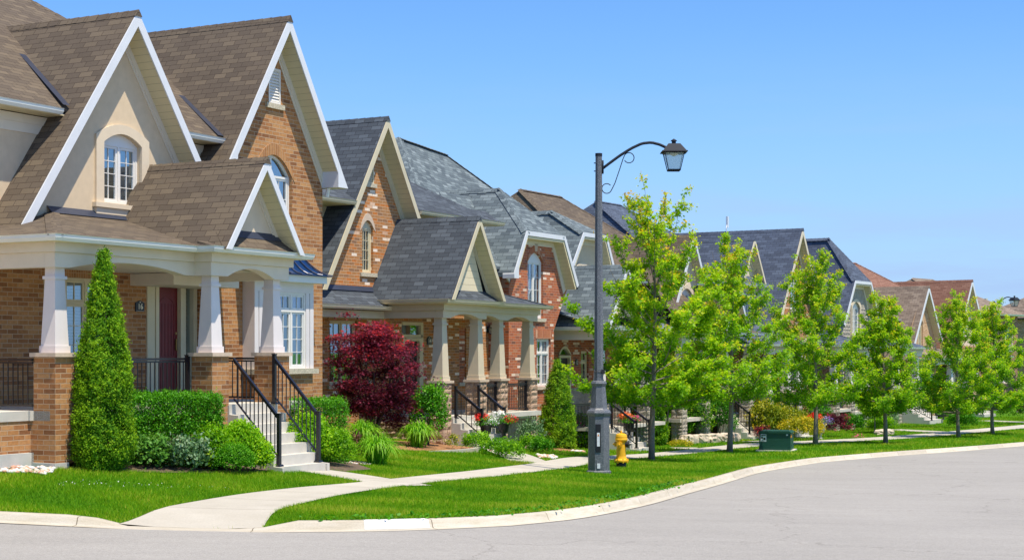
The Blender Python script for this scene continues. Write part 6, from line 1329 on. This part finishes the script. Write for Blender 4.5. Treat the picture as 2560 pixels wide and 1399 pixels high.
# ------------------------------------------------------------------ street furniture
def street_lamp(x, y, label, rz=0, s=1.0, detail=True):
    g = g1(x, y); root = empty('street_lamp', (x, y, g), rz); tag(root, label, 'street lamp', 'street lamps with lantern on a curved arm')
    octo = lambda prof: prof
    mb = MB(); mb.lathe([(.31, -.05), (.31, .06), (.27, .09), (.27, .11), (.262, 1.36), (.29, 1.39), (.31, 1.44), (.29, 1.49), (.24, 1.52), (.215, 1.55), (.165, 2.06), (.18, 2.085), (.20, 2.13), (.18, 2.175), (.115, 2.20), (.115, 2.22), (.082, 7.5), (.0801, 7.5)], n=8); mb.build('post', 'pole_granite', root)
    mb = MB(); mb.lathe([(.088, 7.49), (.088, 7.56), (.05, 7.565)], n=8); mb.build('post_cap', 'lamp_metal', root)
    mb = MB(); mb.box(.075, .115, -.05, .05, 7.08, 7.39)
    for z in (7.14, 7.33): mb.tube([(-.115, 0, z), (.12, 0, z)], .013, 6)
    pts = [(.10, 0, 7.21), (.35, 0, 7.40), (.59, 0, 7.57), (.90, 0, 7.75), (1.13, 0, 7.82), (1.36, 0, 7.80), (1.57, 0, 7.71), (1.66, 0, 7.66)]
    q = [pts[0]]+[tuple(Vector(pts[i]).lerp(Vector(pts[i+1]), t)) for i in range(len(pts)-1) for t in (.33, .67)]+[pts[-1]]
    mb.tube(q, .034, 10); mb.build('arm', 'lamp_metal', root, smooth=True)
    mb = MB(); sc = [(.19+.115*math.cos(a), 0, 6.73+.115*math.sin(a)) for a in np.linspace(R(40), R(335), 20)]
    up_ = [(.715+.12*math.cos(a), 0, 7.455+.12*math.sin(a)) for a in np.linspace(R(150), R(-150), 22)]
    mb.tube(sc+[(.38, 0, 6.85), (.50, 0, 7.20), (.57, 0, 7.42)]+up_, .012, 6); mb.build('scroll', 'lamp_metal', root)
    lx, lz = 1.775, 7.59; L = MB()
    L.frustum(lx, 0, lz-.01, lz+.012, .61, .59); L.frustum(lx, 0, lz+.012, lz+.19, .55, .28)
    L.lathe([(.05, lz+.19), (.05, lz+.25), (.075, lz+.26), (.07, lz+.275), (.03, lz+.30), (.01, lz+.315)], lx, 0, 12)
    a0, a1, zb = .235, .14, lz-.43
    for i, j in ((-1, -1), (1, -1), (1, 1), (-1, 1)): L.tube([(lx+i*a0, j*a0, lz), (lx+i*a1, j*a1, zb)], .013, 4)
    for z, a in ((zb, a1), (lz-.02, a0)):
        for (i, j), (k, l) in (((-1, -1), (1, -1)), ((1, -1), (1, 1)), ((1, 1), (-1, 1)), ((-1, 1), (-1, -1))): L.tube([(lx+i*a, j*a, z), (lx+k*a, l*a, z)], .018, 4)
    lan = L.build('lantern', 'lamp_metal', root)
    Gm = MB(); Gm.frustum(lx, 0, zb+.01, lz-.02, a1*2-.03, a0*2-.03); Gm.build('lamp_glass', 'lamp_glass', lan)
    b = MB(); b.lathe([(.10, lz-.03), (.10, lz-.06), (.02, lz-.10)], lx, 0, 12); b.build('reflector', 'window_cream', lan)
    if detail:
        mb = MB(); mb.box(-.09, .035, -.262, -.246, .52, 1.18); p = mb.build('hatch', 'sign_black', root)
        mb = MB(); mb.box(-.055, .01, -.268, -.262, .66, .98); mb.build('hatch_label', 'label_white', p)
        mb = MB(); mb.prism([(-.045, .90), (.0, .90), (-.0225, .955)], 1, -.271, -.268); mb.build('hatch_mark', 'label_orange', p)
        mb = MB(); mb.box(-.05, .02, -.268, -.25, .14, .26); mb.build('label_plate', 'label_white', root)
        mb = MB(); mb.box(.06, .14, -.13, -.07, 2.36, 2.46); mb.tube([(-.12, -.11, 2.41), (.1, -.12, 2.41)], .006, 4); mb.build('sensor', 'hydrant_black', root)
    return root
street_lamp(2.05, 38.1, 'tall granite-look lamp post with black curved arm and lantern, in the foreground lawn')
street_lamp(33.5, 112, 'far small street lamp rising above the right pair of maples', rz=R(-58), detail=False)
def hydrant(x, y):
    g = g1(x, y); root = empty('fire_hydrant', (x, y, g)); tag(root, 'yellow fire hydrant with black side cap beside the lamp post', 'fire hydrant')
    mb = MB(); mb.lathe([(.13, -.03), (.13, .10), (.115, .14)], n=20); mb.build('standpipe', 'hydrant_black', root, smooth=False)
    mb = MB(); mb.lathe([(.13, .14), (.185, .15), (.19, .17), (.19, .20), (.165, .22), (.14, .24), (.125, .30), (.122, .64), (.14, .66), (.155, .70), (.165, .71), (.165, .74), (.15, .75), (.15, .80), (.135, .85), (.09, .875), (.04, .885)], n=28)
    mb.lathe([(.028, .88), (.028, .94), (.02, .95)], n=5); mb.build('barrel', 'hydrant_yellow', root, smooth=False)
    mb = MB()
    for k in range(8): a = k*math.pi/4+.2; mb.lathe([(.018, .125), (.018, .235)], .172*math.cos(a), .172*math.sin(a), 6)
    mb.build('flange_bolt', 'hydrant_yellow', root)
    def port(d, r, l, z, mat, nm, cap=True):
        mb = MB(); d = Vector(d).normalized(); c = Vector((0, 0, z)); mb.tube([c+d*.10, c+d*.16, c+d*(.161), c+d*l, c+d*(l+.001)], [r*.8, r*.8, r, r, r*.7], 16); mb.tube([c+d*l, c+d*(l+.05)], [.028, .024], 5); return mb.build(nm, mat, root)
    port((-.35, -1, 0), .075, .19, .60, 'hydrant_yellow', 'front_port'); port((1, -.25, 0), .09, .20, .60, 'hydrant_black', 'side_port'); port((-1, .3, 0), .07, .17, .60, 'hydrant_yellow', 'rear_port')
hydrant(2.8, 41.3)
def ubox(x, y):
    g = g1(x, y); root = empty('utility_box', (x, y, g), R(-16)); tag(root, 'dark green metal utility box on a concrete pad on the verge', 'utility box')
    mb = MB(); mb.box(-.66, .66, -.62, .62, -.15, .06); mb.build('pad', 'concrete', root)
    mb = MB(); mb.box(-.56, .56, -.5, .5, .06, .20); mb.box(-.55, .55, -.49, .49, .20, .66); b = mb.build('cabinet', 'box_green', root)
    mb = MB(); mb.prism([(-.585, .66), (.585, .66), (.585, .69), (.50, .74), (-.50, .74), (-.585, .69)], 1, -.525, .525); mb.build('lid', 'box_green', root)
    mb = MB(); mb.box(.48, .50, -.515, -.501, .06, .22); mb.box(-.52, -.50, -.515, -.501, .06, .19); mb.box(.551, .563, -.3, -.1, .10, .26); mb.build('latch', 'box_green', b)
    mb = MB(); mb.box(-.50, -.30, -.494, -.491, .36, .62); l = mb.build('warning_label', 'label_white', b)
    mb = MB()
    for (a, c, z0, z1) in ((-.485, -.39, .56, .60), (-.38, -.32, .56, .60), (-.48, -.42, .46, .54), (-.40, -.33, .42, .50), (-.47, -.36, .38, .40)): mb.box(a, c, -.4965, -.494, z0, z1)
    mb.build('label_mark', 'sign_black', l)
    mb = MB(); mb.box(.40, .46, -.494, -.491, .58, .63); mb.build('label_plate', 'label_white', b)
    mb = MB(); mb.box(.5505, .5535, -.42, -.10, .50, .60); l2 = mb.build('danger_label', 'label_orange', b)
    mb = MB(); mb.box(-.05, .0, -.4945, -.491, .09, .15); mb.build('tag_plate', 'label_blue', b)
ubox(9.45, 57.6)
root = empty('utility_pole', (38.4, 131, -4.15)); tag(root, 'weathered wooden utility pole beside the far street lamp', 'utility pole')
mb = MB(); mb.tube([(0, 0, 0), (0, 0, 8.4)], [.17, .13], 10); mb.build('shaft', 'wood_pole', root); mb = MB(); mb.lathe([(.2, 6.6), (.2, 7.3), (.12, 7.4)], .38, 0, 12); mb.box(0, .3, -.03, .03, 6.9, 6.98); mb.build('transformer_can', 'lamp_metal', root)
mb = MB(); mb.tube([(38.4+t*22, 131+t*8, 3.6-2.2*t+1.8*t*t) for t in np.linspace(0, 1, 14)], .014, 4); mb.tube([(38.4-t*7, 131+t*2, 3.7-.9*t*(1-t)) for t in np.linspace(0, 1, 8)], .012, 4); tag(mb.build('overhead_wire', 'lamp_metal'), 'thin overhead wire running from the utility pole', 'wire')
# everything was written relative to the camera height: lift it all
for o in bpy.data.objects:
    if o.parent is None: o.location.z += CAMZ
